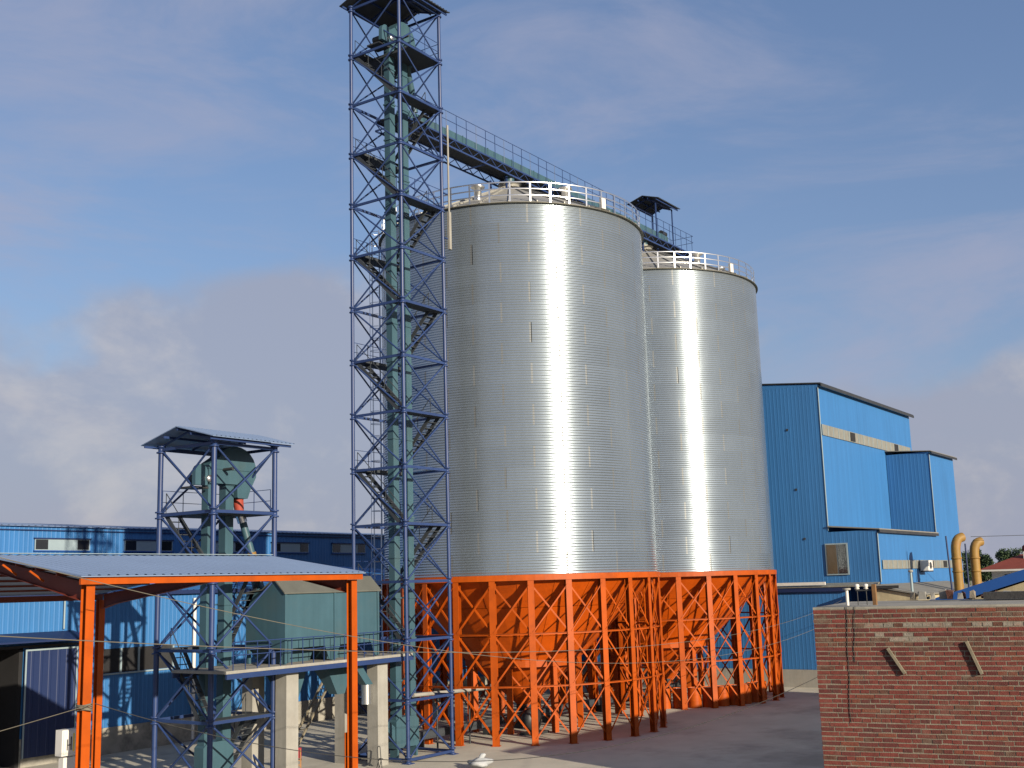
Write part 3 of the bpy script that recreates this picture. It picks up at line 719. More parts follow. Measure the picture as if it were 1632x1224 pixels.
# machinery below the silos
t = thing('discharge_conveyor', 'long low grey trough conveyor on the ground beneath the silo hoppers', 'conveyor', (62, 39.6, 0))
boxo('trough', (47.2, 39.35, 0.45), (76.4, 39.85, 0.85), M_DECKG, t)
for k in range(10): boxo('leg', (48.0 + 3 * k, 39.30, 0), (48.12 + 3 * k, 39.90, 0.45), M_DARKST, t)
boxo('motor', (76.4, 39.4, 0.5), (77.2, 39.8, 0.9), M_DARKST, t)
t = thing('feed_pipe', 'pale horizontal pipe running from the tall tower to the nearer silo hopper', 'pipe', (49, 38.2, 2.8))
bar('pipe', (45.2, 37.6, 2.98), (53.6, 38.6, 2.62), ('t', 0.10, 10), M_CONC, t)
for x, y, zz in ((47.4, 37.86, 2.88), (50.6, 38.24, 2.75)):
    bar('stand', (x, y, 0), (x, y, zz - 0.11), ('t', 0.05), M_DARKST, t)
t = thing('fan_unit', 'dark grey fan machine on the floor under the nearer silo hopper', 'fan', (55.2, 37.2, 0))
boxo('base', (54.4, 36.8, 0), (56.0, 37.7, 0.15), M_DARKST, t)
b = MB(); b.lathe([(0.0, 0), (0.62, 0), (0.62, 0.45), (0.0, 0.45)], n=20); b.v = [(55.0 + v[0], 37.0 + v[2], 0.80 + v[1]) for v in b.v]; b.build('housing', M_DARKST, t)
bar('motor', (55.5, 37.45, 0.5), (55.5, 38.0, 0.5), ('t', 0.2, 12), M_FRP, t)
# drums
drum_lab = ['leftmost orange drum in the row under the farther silo', 'second orange drum from the left under the farther silo', 'third orange drum from the left under the farther silo',
            'fourth orange drum from the left under the farther silo', 'fifth orange drum from the left under the farther silo', 'sixth orange drum from the left under the farther silo',
            'seventh orange drum from the left under the farther silo', 'eighth orange drum from the left under the farther silo', 'rightmost orange drum under the farther silo, by the last leg']
def drum_b():
    b = MB()
    for z0, z1 in ((0.0, 0.41), (0.45, 0.83), (0.87, 1.27)): b.tube((0, 0, z0), (0, 0, z1), 0.44, n=24, caps=False)
    for z0 in (0.41, 0.83): b.tube((0, 0, z0), (0, 0, z0 + 0.04), 0.46, n=24)
    b.tube((0, 0, 1.24), (0, 0, 1.275), 0.452, n=24, caps=False)
    return b
def drum_l():
    b = MB().lathe([(0.438, 1.225), (0.0, 1.225)], n=24); b.tube((0.25, 0, 1.215), (0.25, 0, 1.25), 0.05); return b
for k in range(9):
    a = R(-153 + 7.9 * k); p = Vector((C2[0] + 7.15 * math.cos(a), C2[1] + 7.15 * math.sin(a), 0))
    d = thing('oil_drum', drum_lab[k], 'drum', p, 'orange drums under the farther silo')
    inst('drum_body', ('drumb',), drum_b, M_ORANGE, rotz(k * 1.3, p), d); inst('drum_lid', ('druml',), drum_l, M_GALVR, rotz(k * 1.3, p), d)

# ------------------------------------------------------------------ lattice towers
def lattice(t, F, s, zs, rp, rb, zfoot=0.0):
    """zs from top joint down; pipe posts, channel girts, crossed pipe braces"""
    cs = [Vector((F[0], F[1], 0)), Vector((F[0] + s, F[1], 0)), Vector((F[0] + s, F[1] + s, 0)), Vector((F[0], F[1] + s, 0))]
    for q in cs:
        zl = list(zs) + ([zfoot] if zs[-1] > zfoot + 0.3 else [])
        for k in range(len(zl) - 1): bar('post', q + Vector((0, 0, zl[k + 1])), q + Vector((0, 0, zl[k])), ('t', rp, 10), M_LATT, t)
        for zz in zs: inst('joint_plate', ('jp', rp), lambda: MB().lathe([(rp, -0.16), (rp * 1.75, -0.16), (rp * 1.75, -0.10), (rp * 1.1, -0.09), (rp * 1.1, 0.09), (rp * 1.75, 0.10), (rp * 1.75, 0.16), (rp, 0.16)], n=10), M_LATT, Matrix.Translation(q + Vector((0, 0, zz))), t)
        inst('base_plate', ('bp', rp), lambda: MB().box((-0.22, -0.22, 0), (0.22, 0.22, 0.04)), M_LATT, Matrix.Translation(q), t)
    for i in range(4):
        a, b = cs[i], cs[(i + 1) % 4]; d = (b - a).normalized()
        nrm = Vector((d.y, -d.x, 0))
        for k in range(len(zs)):
            za = Vector((0, 0, zs[k]))
            bar('girt', a + d * rp + za, b - d * rp + za, ('b', 0.075, 0.13), M_LATT, t)
            if k + 1 < len(zs):
                lo = Vector((0, 0, zs[k + 1] + 0.12)); hi = Vector((0, 0, zs[k] - 0.12))
                bar('brace', a + d * 0.12 + lo + nrm * 0.03, b - d * 0.12 + hi + nrm * 0.03, ('t', rb, 6), M_LATT, t)
                bar('brace', b - d * 0.12 + lo - nrm * 0.03, a + d * 0.12 + hi - nrm * 0.03, ('t', rb, 6), M_LATT, t)
def stair(t, p0, p1, w, side, n=9):
    """one flight: stringers, treads and a hand rail from p0 (top) to p1 (bottom); side = unit vector across"""
    p0, p1, side = Vector(p0), Vector(p1), Vector(side); b = MB()
    for s in (0, w): b.bar(p0 + side * s, p1 + side * s, 0.04, 0.20)
    run = (p1 - p0); run.z = 0; run.normalize()
    for k in range(1, n + 1):
        c = p0.lerp(p1, k / (n + 1)); q = [c - run * 0.11, c + run * 0.11, c + run * 0.11 + side * w, c - run * 0.11 + side * w]
        b.hexa([v - Vector((0, 0, 0.03)) for v in q] + q)
    hr = Vector((0, 0, 0.95))
    b.bar(p0 + hr, p1 + hr, 0.03, 0.03)
    for k in range(4): c = p0.lerp(p1, k / 3); b.bar(c, c + hr, 0.025, 0.025)
    return b.build('stair_flight', M_DECKG, t)
def platform(t, a, b, z, rails=()):
    o = boxo('platform', (a[0], a[1], z - 0.06), (b[0], b[1], z + 0.08), M_DECKG, t)
    m = MB()
    for (p, q) in rails:
        p = Vector((*p, z + 0.08)); q = Vector((*q, z + 0.08)); L = (q - p).length; k = max(2, int(L / 0.9) + 1)
        for i in range(k): c = p.lerp(q, i / (k - 1)); m.bar(c, c + Vector((0, 0, 1.0)), 0.025, 0.025)
        for h in (0.5, 1.0): m.bar(p + Vector((0, 0, h)), q + Vector((0, 0, h)), 0.025, 0.025)
    if m.v: m.build('platform_rail', M_LATT, o)
    return o
def gable_canopy(t, u0, u1, v0, v1, z, rise, m, along='x', ov=0.45):
    """small ridged sheet roof: ridge runs along u"""
    vm = (v0 + v1) / 2
    roof_sheet((u0 - ov, v0 - ov, z), (u1 + ov, v0 - ov, z), (u1 + ov, vm, z + rise), (u0 - ov, vm, z + rise), 0.25, 0.03).build('roof_sheet', m, t)
    roof_sheet((u0 - ov, v1 + ov, z), (u1 + ov, v1 + ov, z), (u1 + ov, vm + 0.005, z + rise), (u0 - ov, vm + 0.005, z + rise), 0.25, 0.03).build('roof_sheet', m, t)
    for v, zz in ((v0 - ov + 0.2, z), (vm, z + rise - 0.04), (v1 + ov - 0.2, z), ((v0 + vm) / 2, z + rise / 2), ((v1 + vm) / 2, z + rise / 2)):
        bar('purlin', (u0 - ov + 0.05, v, zz - 0.09), (u1 + ov - 0.05, v, zz - 0.09), ('b', 0.06, 0.10), M_LATT, t)
    for u in (u0, (u0 + u1) / 2, u1):
        bar('rafter', (u, v0, z - 0.10), (u, vm, z + rise - 0.22), ('b', 0.06, 0.08), M_LATT, t)
        bar('rafter', (u, v1, z - 0.10), (u, vm, z + rise - 0.22), ('b', 0.06, 0.08), M_LATT, t)

# ---- tall tower
FU, FW_, S1 = 43.73, 36.71, 3.39
P1 = 2.8; ZS1 = [0.08 + P1 * (14 - k) for k in range(14)] + [0.17]     # top joint under the roof at 39.28
t = thing('lattice_tower', 'tall blue lattice tower with stairs and a small roof, in front of the nearer silo', 'tower', (FU + S1 / 2, FW_ + S1 / 2, 0), 'blue lattice towers')
lattice(t, (FU, FW_), S1, ZS1, 0.095, 0.044)
U1, V1 = FU + S1, FW_ + S1
gable_canopy(t, FU, U1, FW_, V1, 39.45, 0.75, M_DECKG)
for k in range(1, 14):
    zk = ZS1[k]; kk = k - 1               # kk = 0 is the head platform
    if kk > 10: break
    if kk == 0:
        platform(t, (FU + 0.9, FW_), (U1, V1), zk, (((U1, FW_), (U1, V1)), ((FU + 0.9, FW_), (U1, FW_))))
        platform(t, (FU, V1 - 0.8), (FU + 0.89, V1), zk)
        stair(t, (FU + 0.05, V1 - 0.25, zk), (FU + 0.05, FW_ + 0.35, zk - P1), 0.65, (1, 0, 0))
    elif kk % 2 == 1:
        platform(t, (FU, FW_), (U1, FW_ + 0.75), zk, (((FU, FW_ + 0.02), (U1, FW_ + 0.02)),) if kk in (3,) else ())
        if kk < 10: stair(t, (U1 - 0.72, FW_ + 0.45, zk), (U1 - 0.72, V1 - 0.35, zk - P1), 0.65, (1, 0, 0))
    else:
        platform(t, (FU, V1 - 0.75), (U1, V1), zk, (((FU, V1 - 0.03), (U1, V1 - 0.03)),))
        stair(t, (FU + 0.05, V1 - 0.25, zk), (FU + 0.05, FW_ + 0.35, zk - P1), 0.65, (1, 0, 0))
tall_tower = t

def bucket_elevator(label, cu, cv, ztop, sep, wu, wv, group, spout):
    e = thing('bucket_elevator', label, 'elevator', (cu, cv, 0), group)
    for s in (-1, 1):
        u = cu + s * sep / 2; zz = 1.7
        while zz < ztop - 0.05:
            z2 = min(zz + 2.0, ztop)
            boxo('trunk', (u - wu / 2, cv - wv / 2, zz + 0.012), (u + wu / 2, cv + wv / 2, z2 - 0.012), M_TEAL, e)
            boxo('flange', (u - wu / 2 - 0.04, cv - wv / 2 - 0.04, z2 - 0.05), (u + wu / 2 + 0.04, cv + wv / 2 + 0.04, z2 + 0.03), M_TEAL, e)
            zz = z2
    x0, x1 = cu - sep / 2 - wu / 2 - 0.1, cu + sep / 2 + wu / 2 + 0.1
    b = MB(); b.ext([(x0, 0.5), (x1, 0.5), (x1, 1.75), (x1 - 0.25, 1.95), (x0 + 0.25, 1.95), (x0, 1.75)], 'y', cv - wv / 2 - 0.08, cv + wv / 2 + 0.08); b.build('boot', M_TEAL, e)
    for s in (x0 + 0.1, x1 - 0.2): boxo('boot_foot', (s, cv - wv / 2 - 0.05, 0), (s + 0.12, cv + wv / 2 + 0.05, 0.5), M_TEAL, e)
    if spout < 1: b = MB(); b.ext([(x0 - 1.1, 2.0), (x0 - 1.1, 2.35), (x0, 1.5), (x0, 0.8)], 'y', cv - wv / 2, cv + wv / 2); b.build('inlet_chute', M_TEAL, e)
    # head: rounded hood over both trunks, widening to the discharge side
    ext = spout; zb = ztop + 0.25
    prof = [(x0, zb - 0.25), (x0, zb + 0.55), (x0 + 0.10, zb + 0.62)]
    xc = (x0 + x1 + ext) / 2 + 0.15; ra = x1 + ext - xc
    for i in range(0, 11):
        a = R(150) - R(150) * i / 10; prof.append((xc + ra * math.cos(a) * (1.0 if a < PI / 2 else 0.85), zb + 0.42 + 1.05 * math.sin(a)))
    prof += [(x1 + ext, zb + 0.15), (x1 + ext * 0.72, zb - 0.40), (x1 + ext * 0.55, zb - 0.85), (x1 + 0.0, zb - 0.85), (x1 - 0.02, zb - 0.25)]
    hd = MB(); hd.ext(prof, 'y', cv - wv / 2 - 0.14, cv + wv / 2 + 0.14); h = hd.build('head_hood', M_TEAL, e)
    boxo('hood_band', (x0 - 0.02, cv - wv / 2 - 0.17, zb + 0.38), (x1 + ext - 0.02, cv + wv / 2 + 0.17, zb + 0.45), M_TEAL, e)
    bar('head_shaft', (cu, cv - wv / 2 - 0.75, ztop + 0.62), (cu, cv + wv / 2 + 0.35, ztop + 0.62), ('t', 0.07, 10), M_DARKST, e)
    # drive on the -u side: gear box, belt guard and motor
    boxo('drive_bracket', (x0 - 0.9, cv - 0.38, ztop - 0.26), (x0 - 0.02, cv + 0.5, ztop - 0.18), M_DARKST, e)
    b = MB(); g_ = [(x0 - 0.62 + 0.34 * math.cos(a), ztop + 0.42 + 0.34 * math.sin(a)) for a in [PI * k / 8 for k in range(9)]] + [(x0 - 0.96, ztop - 0.15), (x0 - 0.28, ztop - 0.15)]
    b.ext(g_, 'y', cv - 0.62, cv - 0.40); b.build('belt_guard', M_TEAL, e)
    bar('motor', (x0 - 0.45, cv - 0.36, ztop + 0.18), (x0 - 0.45, cv + 0.35, ztop + 0.18), ('t', 0.2, 14), M_DARKST, e)
    b = MB(); b.lathe([(0.0, 0.0), (0.16, 0.0), (0.16, 0.1), (0.0, 0.1)], n=14); b.v = [(x0 - 0.22 + v[0], cv - 0.66 + v[2] - 0.06, ztop + 0.15 + v[1]) for v in b.v]; b.build('pulley', M_RAIL, e)
    return e, x1 + ext * 0.30, ztop - 0.6
CU, CV = FU + S1 / 2, FW_ + S1 / 2
e, su, sz = bucket_elevator('tall teal bucket elevator with two trunks inside the tall lattice tower', CU, CV, 37.0, 1.10, 0.42, 0.38, 'teal bucket elevators', 0.45)
MB().path([(su, CV, sz + 0.1), (su + 0.10, CV + 0.05, sz - 0.3), (su + 1.15, CV + 0.5, 34.9), (su + 1.25, CV + 0.55, 34.35)], 0.19, 12).build('discharge_pipe', M_TEAL, e)
# pale pole by the tower
p = thing('pale_pole', 'pale vertical pole with a thicker lower sleeve beside the tall tower, against the nearer silo', 'pole', (47.55, 36.6, 26))
bar('upper_pole', (47.58, 36.6, 28.0), (47.58, 36.6, 32.95), ('t', 0.055, 10), M_CONC, p)
bar('lower_sleeve', (47.58, 36.6, 25.95), (47.58, 36.6, 28.02), ('b', 0.18, 0.14), M_CONC, p)
for zz in (26.5, 29.0, 32.0): boxo('bracket', (U1 + 0.09, 36.64, zz), (47.56, 36.72, zz + 0.06), M_LATT, p)

# ---- conveyor bridge from the tower over both silos
t = thing('conveyor_bridge', 'blue truss conveyor bridge with handrail running from the tall tower over both silos', 'conveyor', (64, 39.5, 33.1))
B0, B1, VN, VF = 46.0, 82.0, 38.6, 40.4
boxo('deck', (B0, VN + 0.04, 33.62), (B1, VF - 0.04, 33.68), M_DECKG, t)
boxo('conveyor_casing', (B0 + 0.8, 38.72, 33.70), (77.4, 39.55, 34.18), M_TEAL, t)
k = 0
u = B0 + 0.8
while u < 77.2: boxo('casing_flange', (u - 0.025, 38.69, 33.69), (u + 0.025, 39.58, 34.22), M_TEAL, t); u += 2.5
for v in (VN, VF):
    bar('top_chord', (B0, v, 33.62), (B1, v, 33.62), ('b', 0.07, 0.09), M_LATT, t)
    bar('bottom_chord', (B0, v, 33.10), (B1, v, 33.10), ('b', 0.07, 0.09), M_LATT, t)
    n = 60; st = (B1 - B0) / n
    for k in range(n):
        u = B0 + k * st
        bar('truss_web', (u, v, 33.14 if k % 2 else 33.58), (u + st, v, 33.58 if k % 2 else 33.14), ('b', 0.04, 0.04), M_LATT, t)
    for h in (0.60, 1.13):
        bar('handrail', (B0 + 1.2, v, 34.05 + h), (B1, v, 34.05 + h), ('t', 0.018), M_LATT, t)
    k = 0; u = B0 + 1.2
    while u < B1 + 0.01:
        bar('rail_post', (u, v, 33.67), (u, v, 35.18), ('b', 0.028, 0.028), M_RAIL if (k % 3 == 0 and v == VN and u < 66) else M_LATT, t); u += 0.96; k += 1
for h in (0.60, 1.13): bar('handrail', (B1, VN, 34.05 + h), (B1, VF, 34.05 + h), ('t', 0.018), M_LATT, t)
for u in (B0, 50, 54, 58, 62, 66, 70, 74, 78, B1): bar('cross_beam', (u, VN, 33.10), (u, VF, 33.10), ('b', 0.06, 0.08), M_LATT, t)
for c in (C1, C2):
    MB().tube((c[0], c[1], Z0 + H + 3.7), (c[0], c[1], 33.66), 0.32, n=14).build('spout', M_TEAL, t)
    for du, dv in ((-1.2, -0.6), (-1.2, 0.6), (1.2, -0.6), (1.2, 0.6)):
        bar('support_leg', (c[0] + du, c[1] + dv, Z0 + H + 2.9), (c[0] + du, c[1] + dv, 33.1), ('b', 0.10, 0.10), M_LATT, t)
# drive shelter on the bridge
s_ = thing('drive_shelter', 'small dark-roofed shelter on four posts on the bridge above the farther silo', 'shelter', (77.4, 39.6, 33.7))
hu0, hu1, hv0, hv1 = 75.9, 78.6, 38.66, 40.34
for u in (hu0, hu1):
    for v in (hv0, hv1): bar('post', (u, v, 33.68), (u, v, 36.55), ('b', 0.08, 0.08), M_LATT, s_)
for v in (hv0, hv1): bar('eave_beam', (hu0, v, 36.50), (hu1, v, 36.50), ('b', 0.06, 0.09), M_LATT, s_)
gable_canopy(s_, hu0, hu1, hv0, hv1, 36.62, 0.42, M_DECKG, ov=0.5)
s_ = thing('drive_motor', 'dark drive motor on the conveyor bridge below the small shelter', 'motor', (77.9, 39.2, 33.7))
bar('motor_body', (77.5, 39.15, 34.5), (78.2, 39.15, 34.5), ('t', 0.22, 14), M_DARKST, s_); boxo('motor_stand', (77.45, 38.9, 33.69), (78.2, 39.4, 34.28), M_TEAL, s_)

# ---- small tower
F2U, F2V, S2 = 33.18, 38.37, 3.49
ZS2 = [0.03 + 2.895 * (5 - k) for k in range(5)] + [0.17]
t = thing('lattice_tower', 'short blue lattice tower with ridged roof, rising behind the orange canopy', 'tower', (F2U + S2 / 2, F2V + S2 / 2, 0), 'blue lattice towers')
lattice(t, (F2U, F2V), S2, ZS2, 0.115, 0.048)
gable_canopy(t, F2U, F2U + S2, F2V, F2V + S2, 14.72, 0.62, M_BLUEROOF, ov=0.62)
platform(t, (F2U, F2V), (F2U + S2, F2V + S2), ZS2[1], (((F2U + 0.1, F2V + S2 - 0.05), (F2U + S2, F2V + S2 - 0.05)), ((F2U + S2 - 0.05, F2V + 0.2), (F2U + S2 - 0.05, F2V + S2 - 0.1))))
stair(t, (F2U + 0.1, F2V + S2 - 0.3, ZS2[1]), (F2U + 0.1, F2V + 0.6, ZS2[2]), 0.7, (1, 0, 0))
platform(t, (F2U, F2V), (F2U + S2, F2V + 0.8), ZS2[2])
stair(t, (F2U + S2 - 0.85, F2V + 0.8, ZS2[2]), (F2U + S2 - 0.85, F2V + S2 - 0.8, ZS2[3]), 0.7, (1, 0, 0))
platform(t, (F2U, F2V + S2 - 0.8), (F2U + S2, F2V + S2), ZS2[3])
stair(t, (F2U + 0.1, F2V + S2 - 0.8, ZS2[3]), (F2U + 0.1, F2V + 0.8, ZS2[4]), 0.7, (1, 0, 0))
platform(t, (F2U, F2V), (F2U + S2, F2V + 0.8), ZS2[4])
stair(t, (F2U + S2 - 0.85, F2V + 0.8, ZS2[4]), (F2U + S2 - 0.85, F2V + S2 - 0.6, 0.1), 0.7, (1, 0, 0))
C2U, C2V = F2U + S2 / 2, F2V + S2 / 2
e, su, sz = bucket_elevator('short teal bucket elevator with rounded hood and bent spout inside the short tower', C2U, C2V, 12.95, 1.0, 0.46, 0.42, 'teal bucket elevators', 1.1)
MB().path([(su, C2V, sz + 0.02), (su + 0.12, C2V, sz - 0.65)], [0.26, 0.20], 12).build('red_transition', M_REDP, e)
MB().path([(su + 0.12, C2V, sz - 0.6), (su + 0.26, C2V - 0.05, sz - 1.05)], [0.22, 0.22], 12).build('coupling', M_RAIL, e)
MB().path([(su + 0.26, C2V - 0.05, sz - 1.0), (su + 0.70, C2V - 0.3, 9.6)], 0.17, 12).build('spout_pipe', M_TEAL, e)
MB().path([(su + 0.62, C2V - 0.26, 9.95), (su + 0.67, C2V - 0.28, 9.72)], 0.20, 12).build('pipe_collar', M_YELLOW, e)
MB().path([(su + 0.70, C2V - 0.3, 9.62), (su + 0.80, C2V - 0.4, 8.75), (su + 0.85, C2V - 0.5, 8.35), (su + 0.75, C2V - 0.85, 7.95), (36.9, 39.2, 7.75)], 0.26, 14).build('spout_elbow', M_TEAL, e)

# ------------------------------------------------------------------ bin on concrete pillars with walkway
t = thing('grain_bin', 'teal steel grain bin with beige roof, raised on the concrete platform', 'bin', (39.6, 38.7, 5.1))
u0, u1, v0, v1 = 36.5, 42.7, 37.55, 39.95
b = MB(); b.ext([(v0, 5.72), (v0, 8.10), (38.15, 8.70), (38.83, 8.22), (v1, 8.12), (v1, 5.72)], 'x', u0, u1); b.build('body', M_TEAL, t)
b = MB(); b.ext([(v0 - 0.10, 8.06), (v0 - 0.10, 8.12), (38.15, 8.79), (38.86, 8.29), (v1 + .08, 8.19), (v1 + 0.08, 8.14), (38.84, 8.24), (38.15, 8.71)], 'x', u0 - 0.08, u1 + 0.08); b.build('roof', M_TEALROOF, t)
for u in (u0, u0 + (u1 - u0) / 2 - 0.02, u1 - 0.16):
    bar('corner_angle', (u + 0.06, v0 - 0.03, 5.10), (u + 0.06, v0 - 0.03, 8.05), ('b', 0.12, 0.05), M_TEAL, t)
for (a, c_) in ((36.62, 39.45), (39.6, 42.54)):
    # gussets that leave a trapezoid opening, hopper behind
    b = MB(); b.ext([(a, 5.10), (a + 0.14, 5.10), (a + 0.42, 5.715), (a, 5.715)], 'y', v0, v0 + 0.04); b.build('gusset', M_TEAL, t)
    b = MB(); b.ext([(c_, 5.10), (c_ - 0.14, 5.10), (c_ - 0.42, 5.715), (c_, 5.715)], 'y', v0, v0 + 0.04); b.build('gusset', M_TEAL, t)
    m_ = (a + c_) / 2; vm = (v0 + v1) / 2
    b = MB(); b.hexa([(m_ - 0.25, vm - 0.25, 3.4), (m_ + 0.25, vm - 0.25, 3.4), (m_ + 0.25, vm + 0.25, 3.4), (m_ - 0.25, vm + 0.25, 3.4), (a + 0.05, v0 + 1.05, 5.71), (c_ - 0.05, v0 + 1.05, 5.71), (c_ - 0.05, v1 - 0.05, 5.71), (a + 0.05, v1 - 0.05, 5.71)]); b.build('hopper', M_TEAL, t)
for v in (v0 + 0.1, v1 - 0.1):
    for u in (u0 + 0.1, u1 - 0.1, (u0 + u1) / 2): bar('leg', (u, v, 5.06), (u, v, 5.72), ('b', 0.14, 0.14), M_TEAL, t)
p = thing('chute', 'galvanised chute with round outlet hanging under the platform beside the right pillar', 'chute', (41.6, 37.9, 3.4))
b = MB(); b.hexa([(41.95, 37.72, 3.75), (42.42, 37.72, 3.75), (42.42, 38.15, 3.75), (41.95, 38.15, 3.75), (41.1, 37.72, 4.72), (41.6, 37.72, 4.72), (41.6, 38.15, 4.72), (41.1, 38.15, 4.72)]); b.build('sloped_duct', M_TEAL, p)
bar('outlet', (42.18, 37.93, 2.85), (42.18, 37.93, 3.75), ('t', 0.24, 16), M_RAIL, p)
t = thing('raised_platform', 'concrete walkway platform with blue edge beam, handrail and square pillars', 'platform', (39, 38.9, 0))
D0, D1, DV0, DV1 = 32.9, 44.7, 37.15, 40.5
boxo('deck', (D0, DV0, 4.93), (D1, DV1, 5.05), M_CONC, t)
boxo('edge_beam', (D0 + .01, DV0 - 0.05, 4.72), (D1 - .01, DV0 + 0.05, 4.925), M_LATT, t)
boxo('edge_beam', (D0 + .01, DV1 - 0.1, 4.72), (D1 - .01, DV1, 4.925), M_LATT, t)
for u, v in ((36.6, 37.5), (42.5, 37.5), (36.6, 39.6), (42.5, 39.6)): boxo('pillar', (u, v, 0), (u + 0.72, v + 0.66, 4.92), M_CONC, t)
for h in (0.60, 1.12): bar('handrail', (D0 + 0.4, DV0 + 0.03, 5.05 + h), (D1, DV0 + 0.03, 5.05 + h), ('t', 0.024), M_LATT, t)
u = D0 + 0.4
while u < D1: bar('rail_post', (u, DV0 + 0.03, 5.05), (u, DV0 + 0.03, 6.17), ('b', 0.03, 0.03), M_LATT, t); u += 0.66

# ------------------------------------------------------------------ orange canopy in front
t = thing('orange_canopy', 'orange steel canopy with blue-grey corrugated roof in the left foreground', 'canopy', (24.3, 33, 0))
LU, RU, EV, RV, BV = 19.13, 29.32, 26.86, 31.16, 40.6
EZ = 8.72; RZ = 9.42; BZ = 8.30
def frame_col(u, v, ztop, m=M_ORANGE):
    b = MB(); w, dp, tk = 0.26, 0.235, 0.014
    b.box((u - w / 2, v - dp / 2, 0), (u + w / 2, v - dp / 2 + tk, ztop)); b.box((u - w / 2, v + dp / 2 - tk, 0), (u + w / 2, v + dp / 2, ztop)); b.box((u - tk / 2, v - dp / 2 + tk, 0), (u + tk / 2, v + dp / 2 - tk, ztop))
    return b.build('column', m, t)
def rafter(u, pts_top, pts_bot, m=M_DKRED):
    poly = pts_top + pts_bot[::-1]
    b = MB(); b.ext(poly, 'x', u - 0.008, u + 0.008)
    for line in (pts_top, pts_bot):
        for (a, c_) in zip(line[:-1], line[1:]):
            b.hexa([(u - 0.11, a[0], a[1] - 0.008), (u + 0.11, a[0], a[1] - 0.008), (u + 0.11, c_[0], c_[1] - 0.008), (u - 0.11, c_[0], c_[1] - 0.008),
                    (u - 0.11, a[0], a[1] + 0.008), (u + 0.11, a[0], a[1] + 0.008), (u + 0.11, c_[0], c_[1] + 0.008), (u - 0.11, c_[0], c_[1] + 0.008)])
    return b.build('rafter', m, t)
for u in (LU, RU):
    frame_col(u, EV + 0.12, EZ - 0.22)
    frame_col(u, BV - 0.1, BZ - 0.25)
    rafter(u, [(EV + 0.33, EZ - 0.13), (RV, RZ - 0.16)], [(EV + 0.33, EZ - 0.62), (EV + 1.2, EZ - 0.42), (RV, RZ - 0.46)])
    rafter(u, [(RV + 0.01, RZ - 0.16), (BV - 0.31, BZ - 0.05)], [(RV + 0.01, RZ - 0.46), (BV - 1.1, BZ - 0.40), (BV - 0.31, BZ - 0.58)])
# eave beams
boxo('eave_beam', (LU - 0.42, EV - 0.16, EZ - 0.215), (RU + 0.24, EV - 0.085, EZ - 0.012), M_ORANGE, t)
boxo('eave_beam', (LU - 0.42, BV + 0.105, BZ - 0.25), (RU + 0.24, BV + 0.18, BZ - 0.03), M_DKRED, t)
for f in (0.22, 0.44, 0.66, 0.88): bar('purlin', (LU - 0.4, EV + (RV - EV) * f, EZ - 0.06 + (RZ - EZ) * f), (RU + 0.2, EV + (RV - EV) * f, EZ - 0.06 + (RZ - EZ) * f), ('b', 0.06, 0.10), M_DKRED, t)
for f in (0.1, 0.25, 0.4, 0.55, 0.7, 0.85): bar('purlin', (LU - 0.4, RV + (BV - RV) * f, RZ - 0.06 + (BZ + .08 - RZ) * f), (RU + 0.2, RV + (BV - RV) * f, RZ - 0.06 + (BZ + .08 - RZ) * f), ('b', 0.06, 0.10), M_DKRED, t)
roof_sheet((LU - 0.48, EV - 0.26, EZ + 0.01), (RU + 0.28, EV - 0.26, EZ + 0.01), (RU + 0.28, RV, RZ + 0.01), (LU - 0.48, RV, RZ + 0.01), 0.30, 0.028).build('roof_sheet', M_BLUEROOF, t)
roof_sheet((LU - 0.48, BV + 0.26, BZ + 0.04), (RU + 0.28, BV + 0.26, BZ + 0.04), (RU + 0.28, RV + 0.005, RZ + 0.008), (LU - 0.48, RV + 0.005, RZ + 0.008), 0.30, 0.028).build('roof_sheet', M_BLUEROOF, t)
boxo('ridge_cap', (LU - 0.48, RV - 0.14, RZ + 0.055), (RU + 0.28, RV + 0.14, RZ + 0.075), M_PALE, t)
for f in (0.45, 0.75):
    bar('fly_brace', (LU - 0.12, EV + (RV - EV) * f, EZ + (RZ - EZ) * f - 0.40), (LU - 0.55, EV + (RV - EV) * f, EZ + (RZ - EZ) * f - 0.12), ('b', 0.05, 0.05), M_ORANGE, t)
b = MB()
for k in range(5):
    zz = 5.30 + 0.035 * k; b.path([(LU + 0.16 * math.cos(a) * 1.05, EV + 0.12 + 0.24 * math.sin(a) * 1.05, zz + 0.02 * math.sin(a * 2 + k)) for a in [2 * PI * i / 14 for i in range(15)]], 0.016, 5)
b.build('wire_binding', M_CABLEP, t)
# added orange plate standing in for a reddish piece behind the right column
boxo('standin_plate', (RU - 0.135, EV + 0.33, 0), (RU + 0.17, EV + 0.35, 3.55), M_ORANGE, t)

# meter cabinet behind the left column
t = thing('meter_cabinet', 'white meter cabinet with a black letter H behind the left orange column', 'cabinet', (19.2, 28.2, 0))
boxo('upper_box', (19.02, 27.72, 4.10), (19.80, 28.0, 4.76), M_WHITE, t)
boxo('lower_box', (19.12, 27.78, 0), (19.72, 27.98, 4.05), M_WHITE, t)
fp = boxo('front_panel', (19.06, 27.70, 4.16), (19.76, 27.718, 4.72), M_WHITE, t)
h = MB(); h.box((19.155, 27.688, 4.24), (19.18, 27.699, 4.52)); h.box((19.27, 27.688, 4.24), (19.295, 27.699, 4.58)); h.box((19.181, 27.688, 4.36), (19.269, 27.699, 4.385)); h.build('letter', M_INK, fp)
boxo('trim', (19.34, 27.688, 4.20), (19.38, 27.699, 4.66), M_SIGNY, fp)

